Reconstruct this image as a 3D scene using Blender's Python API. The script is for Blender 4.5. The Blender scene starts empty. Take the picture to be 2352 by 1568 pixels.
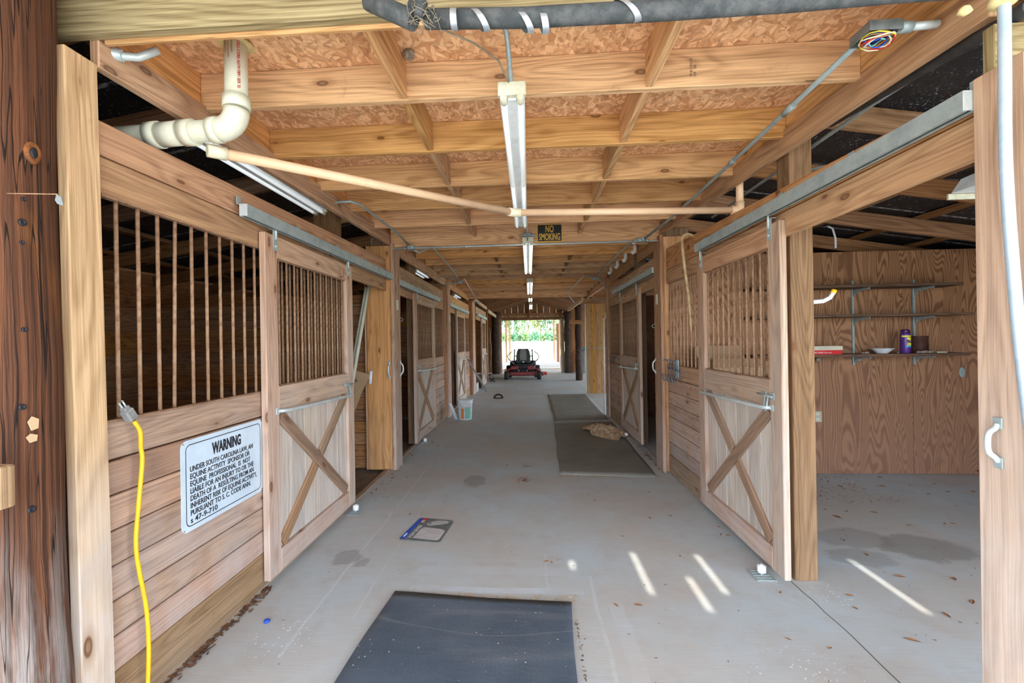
import bpy, bmesh, math, random
from mathutils import Vector, Matrix
random.seed(7)
R = random.Random(11)
S = bpy.context.scene
COL = S.collection
PI = math.pi

# ---------------------------------------------------------------- camera
F_PX, PPX, PPY = 1045.0, 1151.1, 780.0
yaw, roll = math.radians(3.5), math.radians(0.9)
fw = Vector((-math.sin(yaw), math.cos(yaw), 0)); rt0 = Vector((math.cos(yaw), math.sin(yaw), 0)); up0 = Vector((0, 0, 1))
rt = rt0 * math.cos(roll) - up0 * math.sin(roll); up = rt0 * math.sin(roll) + up0 * math.cos(roll)
cd = bpy.data.cameras.new('camera'); cam = bpy.data.objects.new('camera', cd); COL.objects.link(cam)
m = Matrix((rt, up, -fw)).transposed().to_4x4(); m.translation = Vector((0, 0, 1.5)); cam.matrix_world = m
cd.sensor_width = 36; cd.lens = F_PX / 2352 * 36
cd.shift_x = (1176 - PPX) / 2352; cd.shift_y = (PPY - 784) / 2352
cd.clip_start = 0.05; cd.clip_end = 400
S.camera = cam

# ---------------------------------------------------------------- sky, sun, exposure
w = bpy.data.worlds.new('sky'); S.world = w; w.use_nodes = True
bg = w.node_tree.nodes['Background']; bg.inputs[0].default_value = (0.74, 0.87, 1.0, 1); bg.inputs[1].default_value = 4.2
sd = bpy.data.lights.new('sun', 'SUN'); sun = bpy.data.objects.new('sun', sd); COL.objects.link(sun)
SUN_EL = math.radians(45)
sun.rotation_euler = Vector((0, math.cos(SUN_EL), -math.sin(SUN_EL))).to_track_quat('-Z', 'Y').to_euler()
sun.location = (0, -8, 9)
sd.energy = 4.0; sd.angle = math.radians(0.7); sd.color = (1.0, 0.95, 0.85)
S.view_settings.view_transform = 'Standard'; S.view_settings.look = 'None'
S.view_settings.gamma = 1; S.view_settings.use_curve_mapping = False
S.view_settings.exposure = 1.22
S.cycles.use_denoising = True
S.cycles.max_bounces = 10; S.cycles.diffuse_bounces = 7; S.cycles.glossy_bounces = 3
S.cycles.sample_clamp_indirect = 8.0
TUBE_GLOW = 2.0

# ---------------------------------------------------------------- materials
def newmat(name, base=(.5, .5, .5), rough=.6, metal=0.0):
    mt = bpy.data.materials.new(name); mt.use_nodes = True
    b = mt.node_tree.nodes['Principled BSDF']
    b.inputs['Base Color'].default_value = (*base, 1); b.inputs['Roughness'].default_value = rough; b.inputs['Metallic'].default_value = metal
    return mt, mt.node_tree, b

class G:
    def __init__(s, nt): s.nt = nt; s.L = nt.links
    def n(s, t, **k):
        x = s.nt.nodes.new(t)
        for a, v in k.items():
            if a.startswith('i_'):
                key = a[2:]; key = int(key) if key.isdigit() else key.replace('_', ' ')
                if hasattr(v, 'is_output'): s.L.new(v, x.inputs[key])
                else: x.inputs[key].default_value = v
            else: setattr(x, a, v)
        return x
    def math(s, op, a, b=None, c=None, clamp=False):
        x = s.nt.nodes.new('ShaderNodeMath'); x.operation = op; x.use_clamp = clamp
        for i, v in enumerate((a, b, c)):
            if v is None: continue
            if hasattr(v, 'is_output'): s.L.new(v, x.inputs[i])
            else: x.inputs[i].default_value = v
        return x.outputs[0]
    def mix(s, fac, a, b, mode='MIX'):
        x = s.nt.nodes.new('ShaderNodeMix'); x.data_type = 'RGBA'; x.blend_type = mode; x.clamp_factor = True
        for k, v in ((0, fac), (6, a), (7, b)):
            if hasattr(v, 'is_output'): s.L.new(v, x.inputs[k])
            elif k == 0: x.inputs[0].default_value = v
            else: x.inputs[k].default_value = (*v, 1) if len(v) == 3 else v
        return x.outputs[2]
    def ramp(s, fac, lo, hi, smooth=True):
        x = s.nt.nodes.new('ShaderNodeMapRange'); x.interpolation_type = 'SMOOTHSTEP' if smooth else 'LINEAR'
        s.L.new(fac, x.inputs[0]); x.inputs[1].default_value = lo; x.inputs[2].default_value = hi
        return x.outputs[0]
    def vec(s, v, sc):
        x = s.nt.nodes.new('ShaderNodeVectorMath'); x.operation = 'MULTIPLY'
        s.L.new(v, x.inputs[0]); x.inputs[1].default_value = sc
        return x.outputs[0]
    def add(s, a, b):
        x = s.nt.nodes.new('ShaderNodeVectorMath'); x.operation = 'ADD'
        s.L.new(a, x.inputs[0])
        if hasattr(b, 'is_output'): s.L.new(b, x.inputs[1])
        else: x.inputs[1].default_value = b
        return x.outputs[0]
    def noise(s, v, scale=1, detail=3, rough=.55, dist=0.0):
        return s.n('ShaderNodeTexNoise', i_Vector=v, i_Scale=scale, i_Detail=detail, i_Roughness=rough, i_Distortion=dist).outputs[0]

def wood(name, light, dark, knot=(.16, .07, .03), weather=None, wz=(0.0, 0.9), wmax=.8, wcol=(.50, .49, .47), rings=16, rough=.75, gain=1.0, knots=.052, var=.22, bump=.25):
    mt, nt, b = newmat(name, rough=rough); g = G(nt)
    uv = g.n('ShaderNodeUVMap', uv_map='UVMap').outputs[0]
    warp = g.noise(g.vec(uv, (1.3, 5, 1)), 1, 2)
    wv = g.n('ShaderNodeCombineXYZ', i_Y=g.math('MULTIPLY', warp, .03)).outputs[0]
    p = g.add(uv, wv)
    # knots bend the grain round them
    kn = g.n('ShaderNodeTexVoronoi', i_Vector=g.vec(uv, (3.0, 7.0, 1)), i_Scale=1.0, i_Randomness=1.0)
    kd = kn.outputs['Distance']
    fine = g.noise(g.vec(p, (2.2, 120, 1)), 1, 4, .7)
    broad = g.noise(g.vec(p, (.5, 22, 1)), 1, 4)
    fig = g.noise(g.vec(p, (.45, 4.5, 1)), 1, 1)
    ringv = g.math('ADD', g.math('MULTIPLY', fig, rings * 13.0), g.math('DIVIDE', 1.3, g.math('ADD', kd, .10)))
    ring = g.math('MULTIPLY_ADD', g.math('SINE', ringv), .5, .5)
    ring = g.math('POWER', ring, 1.8)
    finec = g.ramp(fine, .38, .62)
    f = g.math('ADD', g.math('MULTIPLY', ring, .36), g.math('ADD', g.math('MULTIPLY', finec, .42), g.math('MULTIPLY', g.ramp(broad, .32, .68), .40)))
    deep = tuple(c * .72 for c in dark)
    col = g.mix(g.math('MULTIPLY_ADD', f, 1.0 * gain, -.12, clamp=True), light, deep)
    if weather is None: weather = 0
    geo = g.n('ShaderNodeNewGeometry').outputs['Position']
    sep = g.n('ShaderNodeSeparateXYZ', i_Vector=geo)
    if weather or wmax:
        big = g.noise(g.vec(geo, (3.2, 3.2, 2.0)), 1, 4, .65)
        hz = g.n('ShaderNodeMapRange'); g.L.new(sep.outputs[2], hz.inputs[0])
        hz.inputs[1].default_value = wz[1]; hz.inputs[2].default_value = wz[0]
        wf = g.math('MULTIPLY', hz.outputs[0], wmax)
        wf = g.math('ADD', g.math('MULTIPLY', wf, g.math('MULTIPLY_ADD', big, 2.2, -.35)), weather)
        wf = g.math('MULTIPLY', wf, g.math('MULTIPLY_ADD', fine, -.7, 1.25), clamp=True)
        col = g.mix(wf, col, wcol)
    kdark = g.math('SUBTRACT', 1.0, g.ramp(kd, knots * 1.5, knots * 2.3))
    halo = g.math('SUBTRACT', 1.0, g.ramp(kd, knots * 2.0, knots * 5.5))
    col = g.mix(g.math('MULTIPLY', halo, .45), col, tuple(a_ * .6 + b_ * .4 for a_, b_ in zip(dark, knot)))
    kin = g.math('SUBTRACT', 1.0, g.ramp(kd, knots * .4, knots * 1.5))
    col = g.mix(g.math('MULTIPLY', kdark, .9), col, knot)
    col = g.mix(g.math('MULTIPLY', kin, .6), col, tuple(.5 * a_ for a_ in light))
    st = g.noise(g.vec(geo, (6, 6, 6)), 1, 4, .7)
    col = g.mix(g.math('MULTIPLY', g.ramp(st, .62, .8), .35), col, tuple(c * .45 for c in dark))
    oi = g.n('ShaderNodeObjectInfo').outputs['Random']
    hs = g.n('ShaderNodeHueSaturation', i_Color=col, i_Value=g.math('MULTIPLY_ADD', oi, 2 * var, 1 - var),
             i_Saturation=g.math('MULTIPLY_ADD', g.math('FRACT', g.math('MULTIPLY', oi, 7.3)), .25, .88),
             i_Hue=g.math('MULTIPLY_ADD', g.math('FRACT', g.math('MULTIPLY', oi, 13.7)), .010, .4925))
    nt.links.new(hs.outputs[0], b.inputs['Base Color'])
    bp = g.n('ShaderNodeBump', i_Height=g.math('ADD', fine, g.math('MULTIPLY', ring, .6)), i_Strength=bump, i_Distance=.004)
    nt.links.new(bp.outputs[0], b.inputs['Normal'])
    b.inputs['Specular IOR Level'].default_value = .25
    return mt

M = {}
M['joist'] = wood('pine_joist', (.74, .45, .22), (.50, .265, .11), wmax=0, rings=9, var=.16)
M['beam'] = wood('pine_beam', (.44, .35, .19), (.27, .19, .09), wmax=0, rings=9, var=.1, gain=1.2)
M['header'] = wood('pine_header', (.62, .35, .165), (.42, .20, .085), wmax=0, weather=.04, rings=8, var=.14)
M['door'] = wood('pine_door_frame', (.60, .38, .23), (.42, .23, .125), wz=(-.2, 2.2), wmax=.8, wcol=(.57, .52, .50), rings=7, var=.08)
M['brace'] = wood('pine_brace', (.40, .245, .14), (.26, .145, .075), wmax=0, weather=.05, rings=6, var=.12)
M['panel'] = wood('weathered_panel_board', (.66, .55, .44), (.48, .33, .21), wz=(-.2, 2.6), wmax=.7, wcol=(.64, .60, .58), rings=6, var=.08, knots=.03)
M['wall'] = wood('stall_wall_board', (.54, .32, .19), (.34, .175, .09), wz=(-.1, 1.5), wmax=.85, wcol=(.50, .45, .435), rings=9, var=.16)
M['sill'] = wood('brown_sill_board', (.42, .28, .16), (.25, .15, .075), wmax=.25, wz=(-.1, .3), rings=12, var=.05)
M['post'] = wood('orange_post_board', (.66, .35, .165), (.46, .22, .09), wmax=.2, wz=(-.1, .9), wcol=(.5, .42, .35), rings=7, var=.08)
M['treated'] = wood('treated_post', (.27, .158, .085), (.15, .082, .038), wmax=.35, wz=(-.6, 1.0), wcol=(.30, .22, .17), rings=10, var=.1)
M['front'] = wood('front_post_board', (.76, .53, .31), (.54, .34, .17), wz=(-.05, 1.25), wmax=1.3, wcol=(.64, .60, .59), rings=6, var=.04, knots=.06)
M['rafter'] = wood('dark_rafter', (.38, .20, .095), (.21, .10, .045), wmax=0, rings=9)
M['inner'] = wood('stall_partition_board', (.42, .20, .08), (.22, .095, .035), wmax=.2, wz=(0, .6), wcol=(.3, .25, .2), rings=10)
M['plank'] = wood('golden_plank', (.56, .33, .13), (.36, .19, .06), wmax=0, rings=9, var=.12)
M['shelf'] = wood('dark_shelf_board', (.17, .09, .05), (.08, .04, .025), wmax=0, rings=9, var=.05)

def plywood():
    mt, nt, b = newmat('plywood_sheet', rough=.7); g = G(nt)
    uv = g.n('ShaderNodeUVMap', uv_map='UVMap').outputs[0]
    a = g.noise(g.vec(uv, (.62, 3.6, 1)), 1, 2, .45, .5)
    rv = g.math('SINE', g.math('MULTIPLY', a, 190.0))
    ring = g.ramp(g.math('MULTIPLY_ADD', rv, .5, .5), .25, .95)
    fine = g.noise(g.vec(uv, (3, 160, 1)), 1, 3)
    f = g.math('ADD', g.math('MULTIPLY', ring, .6), g.math('MULTIPLY', fine, .35))
    col = g.mix(f, (.42, .215, .105), (.135, .055, .025))
    geo = g.n('ShaderNodeNewGeometry').outputs['Position']
    sep = g.n('ShaderNodeSeparateXYZ', i_Vector=geo)
    pink = g.n('ShaderNodeMapRange'); g.L.new(sep.outputs[2], pink.inputs[0]); pink.inputs[1].default_value = 1.9; pink.inputs[2].default_value = .2
    col = g.mix(g.math('MULTIPLY', pink.outputs[0], .5), col, (.27, .145, .11))
    st = g.noise(geo, 3, 4, .7)
    col = g.mix(g.math('MULTIPLY', g.ramp(st, .55, .8), .45), col, (.10, .055, .03))
    kn = g.n('ShaderNodeTexVoronoi', i_Vector=g.vec(uv, (3, 5, 1)), i_Scale=1.0).outputs['Distance']
    col = g.mix(g.math('SUBTRACT', 1.0, g.ramp(kn, .02, .06)), col, (.04, .02, .012))
    nt.links.new(col, b.inputs['Base Color'])
    b.inputs['Specular IOR Level'].default_value = .2
    return mt
M['ply'] = plywood()

def osb():
    mt, nt, b = newmat('strand_board', rough=.7); g = G(nt)
    tc = g.n('ShaderNodeTexCoord').outputs['Object']
    wn = g.n('ShaderNodeTexNoise', i_Vector=tc, i_Scale=9.0, i_Detail=2.0)
    p = g.add(tc, g.vec(wn.outputs[1], (.07, .07, 0)))
    f = None; prev = None
    for k, (ang, sc) in enumerate(((.5, (11, 42, 1)), (-.7, (14, 50, 1)), (1.5, (17, 52, 1)))):
        rot = g.n('ShaderNodeVectorRotate', rotation_type='Z_AXIS', i_Vector=p, i_Angle=ang).outputs[0]
        v = g.n('ShaderNodeTexVoronoi', i_Vector=g.vec(rot, sc), i_Scale=1.0)
        c = g.n('ShaderNodeSeparateColor', i_Color=v.outputs['Color'])
        if f is None: f = c.outputs[0]; edge = v.outputs['Distance']
        else:
            sel = g.math('GREATER_THAN', c.outputs[1], .55)
            f = g.math('ADD', g.math('MULTIPLY', c.outputs[0], sel), g.math('MULTIPLY', f, g.math('SUBTRACT', 1.0, sel)))
            edge = g.math('ADD', g.math('MULTIPLY', v.outputs['Distance'], sel), g.math('MULTIPLY', edge, g.math('SUBTRACT', 1.0, sel)))
    fine = g.noise(g.vec(p, (60, 200, 1)), 1, 2)
    f = g.math('ADD', g.math('MULTIPLY', f, .8), g.math('MULTIPLY', fine, .3))
    col = g.mix(f, (.50, .21, .08), (.95, .60, .33))
    col = g.mix(g.math('MULTIPLY', g.ramp(edge, .5, .85), .45), col, (.25, .10, .04))
    nt.links.new(col, b.inputs['Base Color'])
    bp = g.n('ShaderNodeBump', i_Height=f, i_Strength=.5, i_Distance=.006); nt.links.new(bp.outputs[0], b.inputs['Normal'])
    return mt
M['osb'] = osb()

def foil():
    mt, nt, b = newmat('black_insulation_foil', (.012, .012, .014), rough=.45); g = G(nt)
    tc = g.n('ShaderNodeNewGeometry').outputs['Position']
    v = g.noise(g.vec(tc, (110, 60, 20)), 1, 2)
    sp = g.math('MULTIPLY', g.ramp(v, .60, .72), g.ramp(g.noise(tc, 9, 3), .38, .6))
    sep = g.n('ShaderNodeSeparateXYZ', i_Vector=tc)
    ln = g.math('FRACT', g.math('MULTIPLY', sep.outputs[1], 1.35))
    seam = g.math('MULTIPLY', g.math('LESS_THAN', ln, .045), g.ramp(g.noise(g.vec(tc, (30, 30, 5)), 1, 3), .3, .7))
    f = g.math('MAXIMUM', sp, seam)
    col = g.mix(f, (.016, .017, .020), (.55, .57, .62))
    nt.links.new(col, b.inputs['Base Color'])
    bp = g.n('ShaderNodeBump', i_Height=g.noise(g.vec(tc, (60, 40, 10)), 1, 3), i_Strength=.9, i_Distance=.01); nt.links.new(bp.outputs[0], b.inputs['Normal'])
    return mt
M['foil'] = foil()

def galv(name, base=(.40, .47, .465), dark=(.28, .335, .34), rough=.42, metal=.25):
    mt, nt, b = newmat(name, base, rough, metal); g = G(nt)
    tc = g.n('ShaderNodeTexCoord').outputs['Object']
    v = g.n('ShaderNodeTexVoronoi', i_Vector=tc, i_Scale=70.0).outputs['Color']
    s = g.n('ShaderNodeSeparateColor', i_Color=v).outputs[0]
    n2 = g.noise(tc, 7, 5, .7)
    col = g.mix(g.math('ADD', g.math('MULTIPLY', s, .3), g.ramp(n2, .35, .75)), base, dark)
    nt.links.new(col, b.inputs['Base Color'])
    nt.links.new(g.math('MULTIPLY_ADD', n2, .3, rough - .1), b.inputs['Roughness'])
    return mt
M['galv'] = galv('galvanised_steel')
M['galv_light'] = galv('galvanised_conduit', (.64, .69, .68), (.48, .53, .54), .38, .25)
M['galv_blue'] = galv('sky_lit_conduit', (.50, .60, .68), (.38, .48, .58), .35, .3)  # bluish copy of the conduit steel, sky light put into its colour

def plain(name, c1, c2, scale=12, rough=.6, metal=0, bump=0, lo=.35, hi=.7, spec=.4):
    mt, nt, b = newmat(name, c1, rough, metal); g = G(nt)
    tc = g.n('ShaderNodeTexCoord').outputs['Object']
    n1 = g.noise(tc, scale, 5, .65)
    col = g.mix(g.ramp(n1, lo, hi), c1, c2)
    nt.links.new(col, b.inputs['Base Color']); b.inputs['Specular IOR Level'].default_value = spec
    if bump:
        bp = g.n('ShaderNodeBump', i_Height=g.noise(tc, scale * 4, 4, .7), i_Strength=bump, i_Distance=.004); nt.links.new(bp.outputs[0], b.inputs['Normal'])
    return mt
M['rust'] = plain('rusty_iron', (.40, .24, .14), (.24, .115, .06), 30, .85, 0, .6)
M['pvc'] = plain('cream_pvc', (.74, .72, .58), (.62, .59, .44), 6, .4)
M['cpvc'] = plain('salmon_pvc', (.86, .58, .36), (.78, .50, .30), 4, .35)
M['cpvc_joint'] = plain('cream_coupling', (.86, .80, .60), (.78, .66, .45), 10, .4)
M['lampwhite'] = plain('white_enamel', (.80, .82, .82), (.66, .68, .66), 9, .45)
M['lampcream'] = plain('cream_enamel', (.66, .64, .50), (.48, .44, .30), 12, .5)
M['foam'] = plain('black_pipe_foam', (.045, .05, .052), (.10, .10, .10), 25, .9, 0, .5)
M['blackpipe'] = plain('black_plastic_pipe', (.03, .03, .032), (.055, .055, .055), 10, .5)
M['tape'] = plain('silver_tape', (.55, .57, .60), (.42, .45, .50), 20, .35, .6)
M['black'] = plain('black_rubber', (.02, .02, .022), (.04, .04, .042), 14, .7)
M['red'] = plain('red_paint', (.30, .012, .012), (.16, .01, .01), 8, .35)
M['blackseat'] = plain('dark_vinyl', (.035, .04, .035), (.06, .065, .055), 6, .5)
M['white'] = plain('white_plastic', (.80, .82, .84), (.66, .68, .70), 9, .4)
M['ivory'] = plain('ivory_plastic', (.66, .62, .44), (.58, .54, .38), 9, .4)
M['yellow'] = plain('yellow_cable', (.90, .52, .02), (.74, .40, .02), 8, .4)
M['grey'] = plain('grey_plastic', (.20, .20, .20), (.30, .29, .27), 20, .6)
M['iron'] = plain('dark_blue_iron', (.10, .12, .15), (.17, .19, .22), 30, .5, .5)
M['blue'] = plain('blue_plastic', (.02, .10, .62), (.02, .08, .5), 9, .35)
M['signwhite'] = plain('sign_white', (.64, .74, .84), (.56, .66, .76), 5, .35)
M['ink'] = plain('black_ink', (.015, .015, .02), (.03, .03, .035), 9, .5)
M['gold'] = plain('yellow_ink', (.72, .42, .07), (.60, .34, .05), 12, .5)
M['signblack'] = plain('sign_black', (.012, .016, .014), (.03, .03, .028), 14, .4)
M['card'] = plain('cardboard', (.40, .26, .15), (.33, .20, .11), 5, .85)
M['burlap'] = plain('burlap_sack', (.58, .41, .26), (.38, .25, .15), 40, .95, 0, .8)
M['leaf'] = plain('dry_leaf', (.36, .15, .05), (.20, .075, .025), 30, .8)
M['debris'] = plain('leaf_litter', (.20, .10, .05), (.09, .045, .025), 12, .9)
M['can_purple'] = plain('purple_can', (.10, .03, .22), (.07, .02, .16), 8, .3)
M['cyan'] = plain('cyan_print', (.02, .36, .70), (.02, .3, .6), 8, .4)
M['yellowprint'] = plain('yellow_print', (.85, .75, .04), (.8, .7, .04), 8, .4)
M['redprint'] = plain('red_print', (.62, .02, .02), (.52, .02, .02), 8, .5)
M['jar'] = plain('dark_tin', (.10, .045, .035), (.05, .025, .022), 8, .25, .3)
M['stone'] = plain('stone', (.35, .29, .23), (.22, .19, .16), 12, .8)
M['orangeprint'] = plain('orange_print', (.80, .22, .06), (.7, .18, .05), 30, .5)
M['greenprint'] = plain('green_print', (.16, .50, .38), (.30, .60, .50), 40, .5)
M['tank'] = plain('grey_tank', (.30, .33, .33), (.22, .24, .24), 4, .45)
M['cane'] = plain('cane_wood', (.62, .46, .26), (.40, .26, .12), 14, .6)
M['bark'] = plain('pine_bark', (.32, .30, .27), (.18, .15, .13), 3, .9)
M['greycard'] = plain('grey_print', (.12, .13, .13), (.19, .20, .20), 22, .5)
M['palegrey'] = plain('pale_grey_print', (.42, .43, .43), (.50, .50, .50), 12, .5)
M['blister'] = plain('blister_plastic', (.52, .50, .48), (.62, .62, .66), 14, .25)
M['outlet'] = plain('outlet_plate', (.50, .47, .40), (.42, .39, .33), 8, .5)
M['outlet_grey'] = plain('dull_box_steel', (.20, .21, .20), (.12, .13, .125), 16, .5, .3)
M['spray'] = plain('yellow_foam', (.72, .58, .28), (.55, .42, .18), 20, .8, 0, .6)
M['web'] = plain('cobweb_dust', (.30, .25, .18), (.20, .16, .11), 30, .95)
def emis(name, col, st):
    mt, nt, b = newmat(name, (.8, .8, .8), .3); b.inputs['Emission Color'].default_value = (*col, 1); b.inputs['Emission Strength'].default_value = st
    return mt
M['tube'] = emis('fluorescent_tube', (.93, 1.0, .88), TUBE_GLOW)
M['tube_near'] = emis('unlit_tube_glow', (.9, .97, 1.0), .22)  # unlit tubes; weak emission added so they look bright

def concrete():
    mt, nt, b = newmat('concrete', rough=.72); g = G(nt)
    tc = g.n('ShaderNodeNewGeometry').outputs['Position']
    n1 = g.noise(tc, .9, 5, .6); n2 = g.noise(tc, 4.5, 6, .7); n3 = g.noise(g.vec(tc, (5, 190, 1)), 1, 2); n4 = g.noise(tc, 120, 3)
    col = g.mix(g.ramp(n1, .35, .68), (.52, .49, .455), (.51, .59, .635))
    col = g.mix(g.math('MULTIPLY', g.ramp(n2, .45, .75), .45), col, (.43, .365, .32))
    col = g.mix(g.math('MULTIPLY', g.ramp(g.noise(tc, 7.3, 5, .7), .62, .75), .5), col, (.62, .66, .70))
    col = g.mix(g.math('MULTIPLY_ADD', n3, .5, -.12, clamp=True), col, (.27, .25, .23))
    col = g.mix(g.math('MULTIPLY', g.ramp(n4, .62, .75), .3), col, (.20, .19, .18))
    sep = g.n('ShaderNodeSeparateXYZ', i_Vector=tc); X, Y = sep.outputs[0], sep.outputs[1]
    wx = g.math('ADD', X, g.math('MULTIPLY_ADD', g.noise(tc, 2.2, 2), .05, -.025))
    wy = g.math('ADD', Y, g.math('MULTIPLY_ADD', g.noise(tc, 2.6, 2), .05, -.025))
    # scuffed pale lines left by dragged mats
    for x0, wd, ylo, yhi, st in ((-1.22, .009, 2.1, 5.6, .32), (-.98, .007, 2.4, 4.6, .25), (.36, .010, 1.2, 2.9, .3), (.47, .04, 1.2, 2.6, .16), (.09, .008, 2.7, 3.2, .2)):
        l = g.math('LESS_THAN', g.math('ABSOLUTE', g.math('SUBTRACT', wx, x0)), wd)
        l = g.math('MULTIPLY', l, g.math('MULTIPLY', g.math('GREATER_THAN', Y, ylo), g.math('LESS_THAN', Y, yhi)))
        col = g.mix(g.math('MULTIPLY', l, g.math('MULTIPLY', g.ramp(n2, .3, .6), st)), col, (.68, .72, .76))
    for y0, wd, st in ((2.72, .03, .5), (2.95, .05, .2), (3.08, .02, .12)):
        l = g.math('LESS_THAN', g.math('ABSOLUTE', g.math('SUBTRACT', wy, y0)), wd)
        l = g.math('MULTIPLY', l, g.math('MULTIPLY', g.math('GREATER_THAN', X, -.75), g.math('LESS_THAN', X, .3)))
        col = g.mix(g.math('MULTIPLY', l, g.math('MULTIPLY', g.ramp(n2, .35, .62), st)), col, (.62, .70, .80))
    SWX = g.math('MULTIPLY_ADD', g.noise(tc, 5.0, 4, .6), .26, -.13); SWY = g.math('MULTIPLY_ADD', g.noise(g.add(tc, (7.7, 3.1, 0)), 5.0, 4, .6), .26, -.13)
    # damp round stains
    for sx, sy, rx, ry, st in ((-.60, 4.82, .16, .22, .45), (-1.30, 3.12, .12, .10, .42), (-1.15, 3.05, .06, .06, .35), (-.05, 5.4, .07, .07, .4), (2.75, 3.35, .33, .22, .5), (2.35, 3.5, .28, .18, .35), (2.2, 3.2, .22, .15, .35)):
        dx = g.math('DIVIDE', g.math('SUBTRACT', g.math('ADD', X, SWX), sx), rx); dy = g.math('DIVIDE', g.math('SUBTRACT', g.math('ADD', Y, SWY), sy), ry)
        d = g.math('ADD', g.math('ADD', g.math('MULTIPLY', dx, dx), g.math('MULTIPLY', dy, dy)), g.math('MULTIPLY_ADD', n2, 1.4, -.7))
        s = g.math('MULTIPLY', g.math('SUBTRACT', 1.0, g.ramp(d, .55, 1.05)), st)
        col = g.mix(s, col, (.17, .15, .135))
    # white droppings and chips
    ch = g.n('ShaderNodeTexVoronoi', i_Vector=tc, i_Scale=46.0).outputs['Distance']
    for sx, sy, rr in ((-.06, 4.86, .16), (-1.28, 2.25, .22), (1.72, 2.72, .18), (1.2, 2.0, .35)):
        dx = g.math('SUBTRACT', X, sx); dy = g.math('SUBTRACT', Y, sy)
        d = g.math('SQRT', g.math('ADD', g.math('MULTIPLY', dx, dx), g.math('MULTIPLY', dy, dy)))
        s = g.math('MULTIPLY', g.math('LESS_THAN', ch, .2), g.math('SUBTRACT', 1.0, g.ramp(d, rr * .4, rr)))
        s = g.math('MULTIPLY', s, g.math('GREATER_THAN', g.noise(tc, 31, 2), .48))
        col = g.mix(s, col, (.82, .86, .90))
    # sawn control joints
    jn = g.math('LESS_THAN', g.math('ABSOLUTE', g.math('SUBTRACT', wx, 1.575)), .004)
    for yy in (12.4, 16.6, 20.4):
        jn = g.math('MAXIMUM', jn, g.math('LESS_THAN', g.math('ABSOLUTE', g.math('SUBTRACT', Y, yy)), .012))
    col = g.mix(g.math('MULTIPLY', jn, .8), col, (.06, .055, .05))
    nt.links.new(col, b.inputs['Base Color'])
    bp = g.n('ShaderNodeBump', i_Height=g.math('ADD', n3, g.math('MULTIPLY', n4, .5)), i_Strength=.15, i_Distance=.003); nt.links.new(bp.outputs[0], b.inputs['Normal'])
    b.inputs['Specular IOR Level'].default_value = .35
    return mt
M['concrete'] = concrete()

def matmat(name, c1, c2, dust):
    mt, nt, b = newmat(name, rough=.65); g = G(nt)
    tc = g.n('ShaderNodeNewGeometry').outputs['Position']
    n1 = g.noise(tc, 2.2, 5, .6); n2 = g.noise(g.vec(tc, (.8, 5, 1)), 1, 4, .6); n3 = g.noise(tc, 60, 3)
    col = g.mix(g.ramp(n1, .35, .65), c1, c2)
    col = g.mix(g.math('MULTIPLY', g.ramp(n2, .48, .72), .5), col, dust)
    cr = g.noise(g.vec(tc, (.5, 2.6, 1)), 1, 1)
    crease = g.math('LESS_THAN', g.math('ABSOLUTE', g.math('SUBTRACT', cr, .5)), .006)
    col = g.mix(g.math('MULTIPLY', crease, .35), col, dust)
    ch = g.n('ShaderNodeTexVoronoi', i_Vector=tc, i_Scale=26.0).outputs['Distance']
    sp = g.math('MULTIPLY', g.math('LESS_THAN', ch, .11), g.math('GREATER_THAN', g.noise(tc, 3.1, 3), .53))
    col = g.mix(g.math('MULTIPLY', sp, .8), col, (.62, .58, .50))
    nt.links.new(col, b.inputs['Base Color'])
    bp = g.n('ShaderNodeBump', i_Height=g.math('ADD', n3, g.math('MULTIPLY', n2, 3)), i_Strength=.3, i_Distance=.006); nt.links.new(bp.outputs[0], b.inputs['Normal'])
    return mt
M['mat_blue'] = matmat('blue_grey_rubber_mat', (.065, .088, .12), (.095, .12, .155), (.22, .22, .23))
M['mat_olive'] = matmat('olive_grey_rubber_mat', (.175, .165, .14), (.215, .205, .18), (.27, .25, .215))

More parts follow.
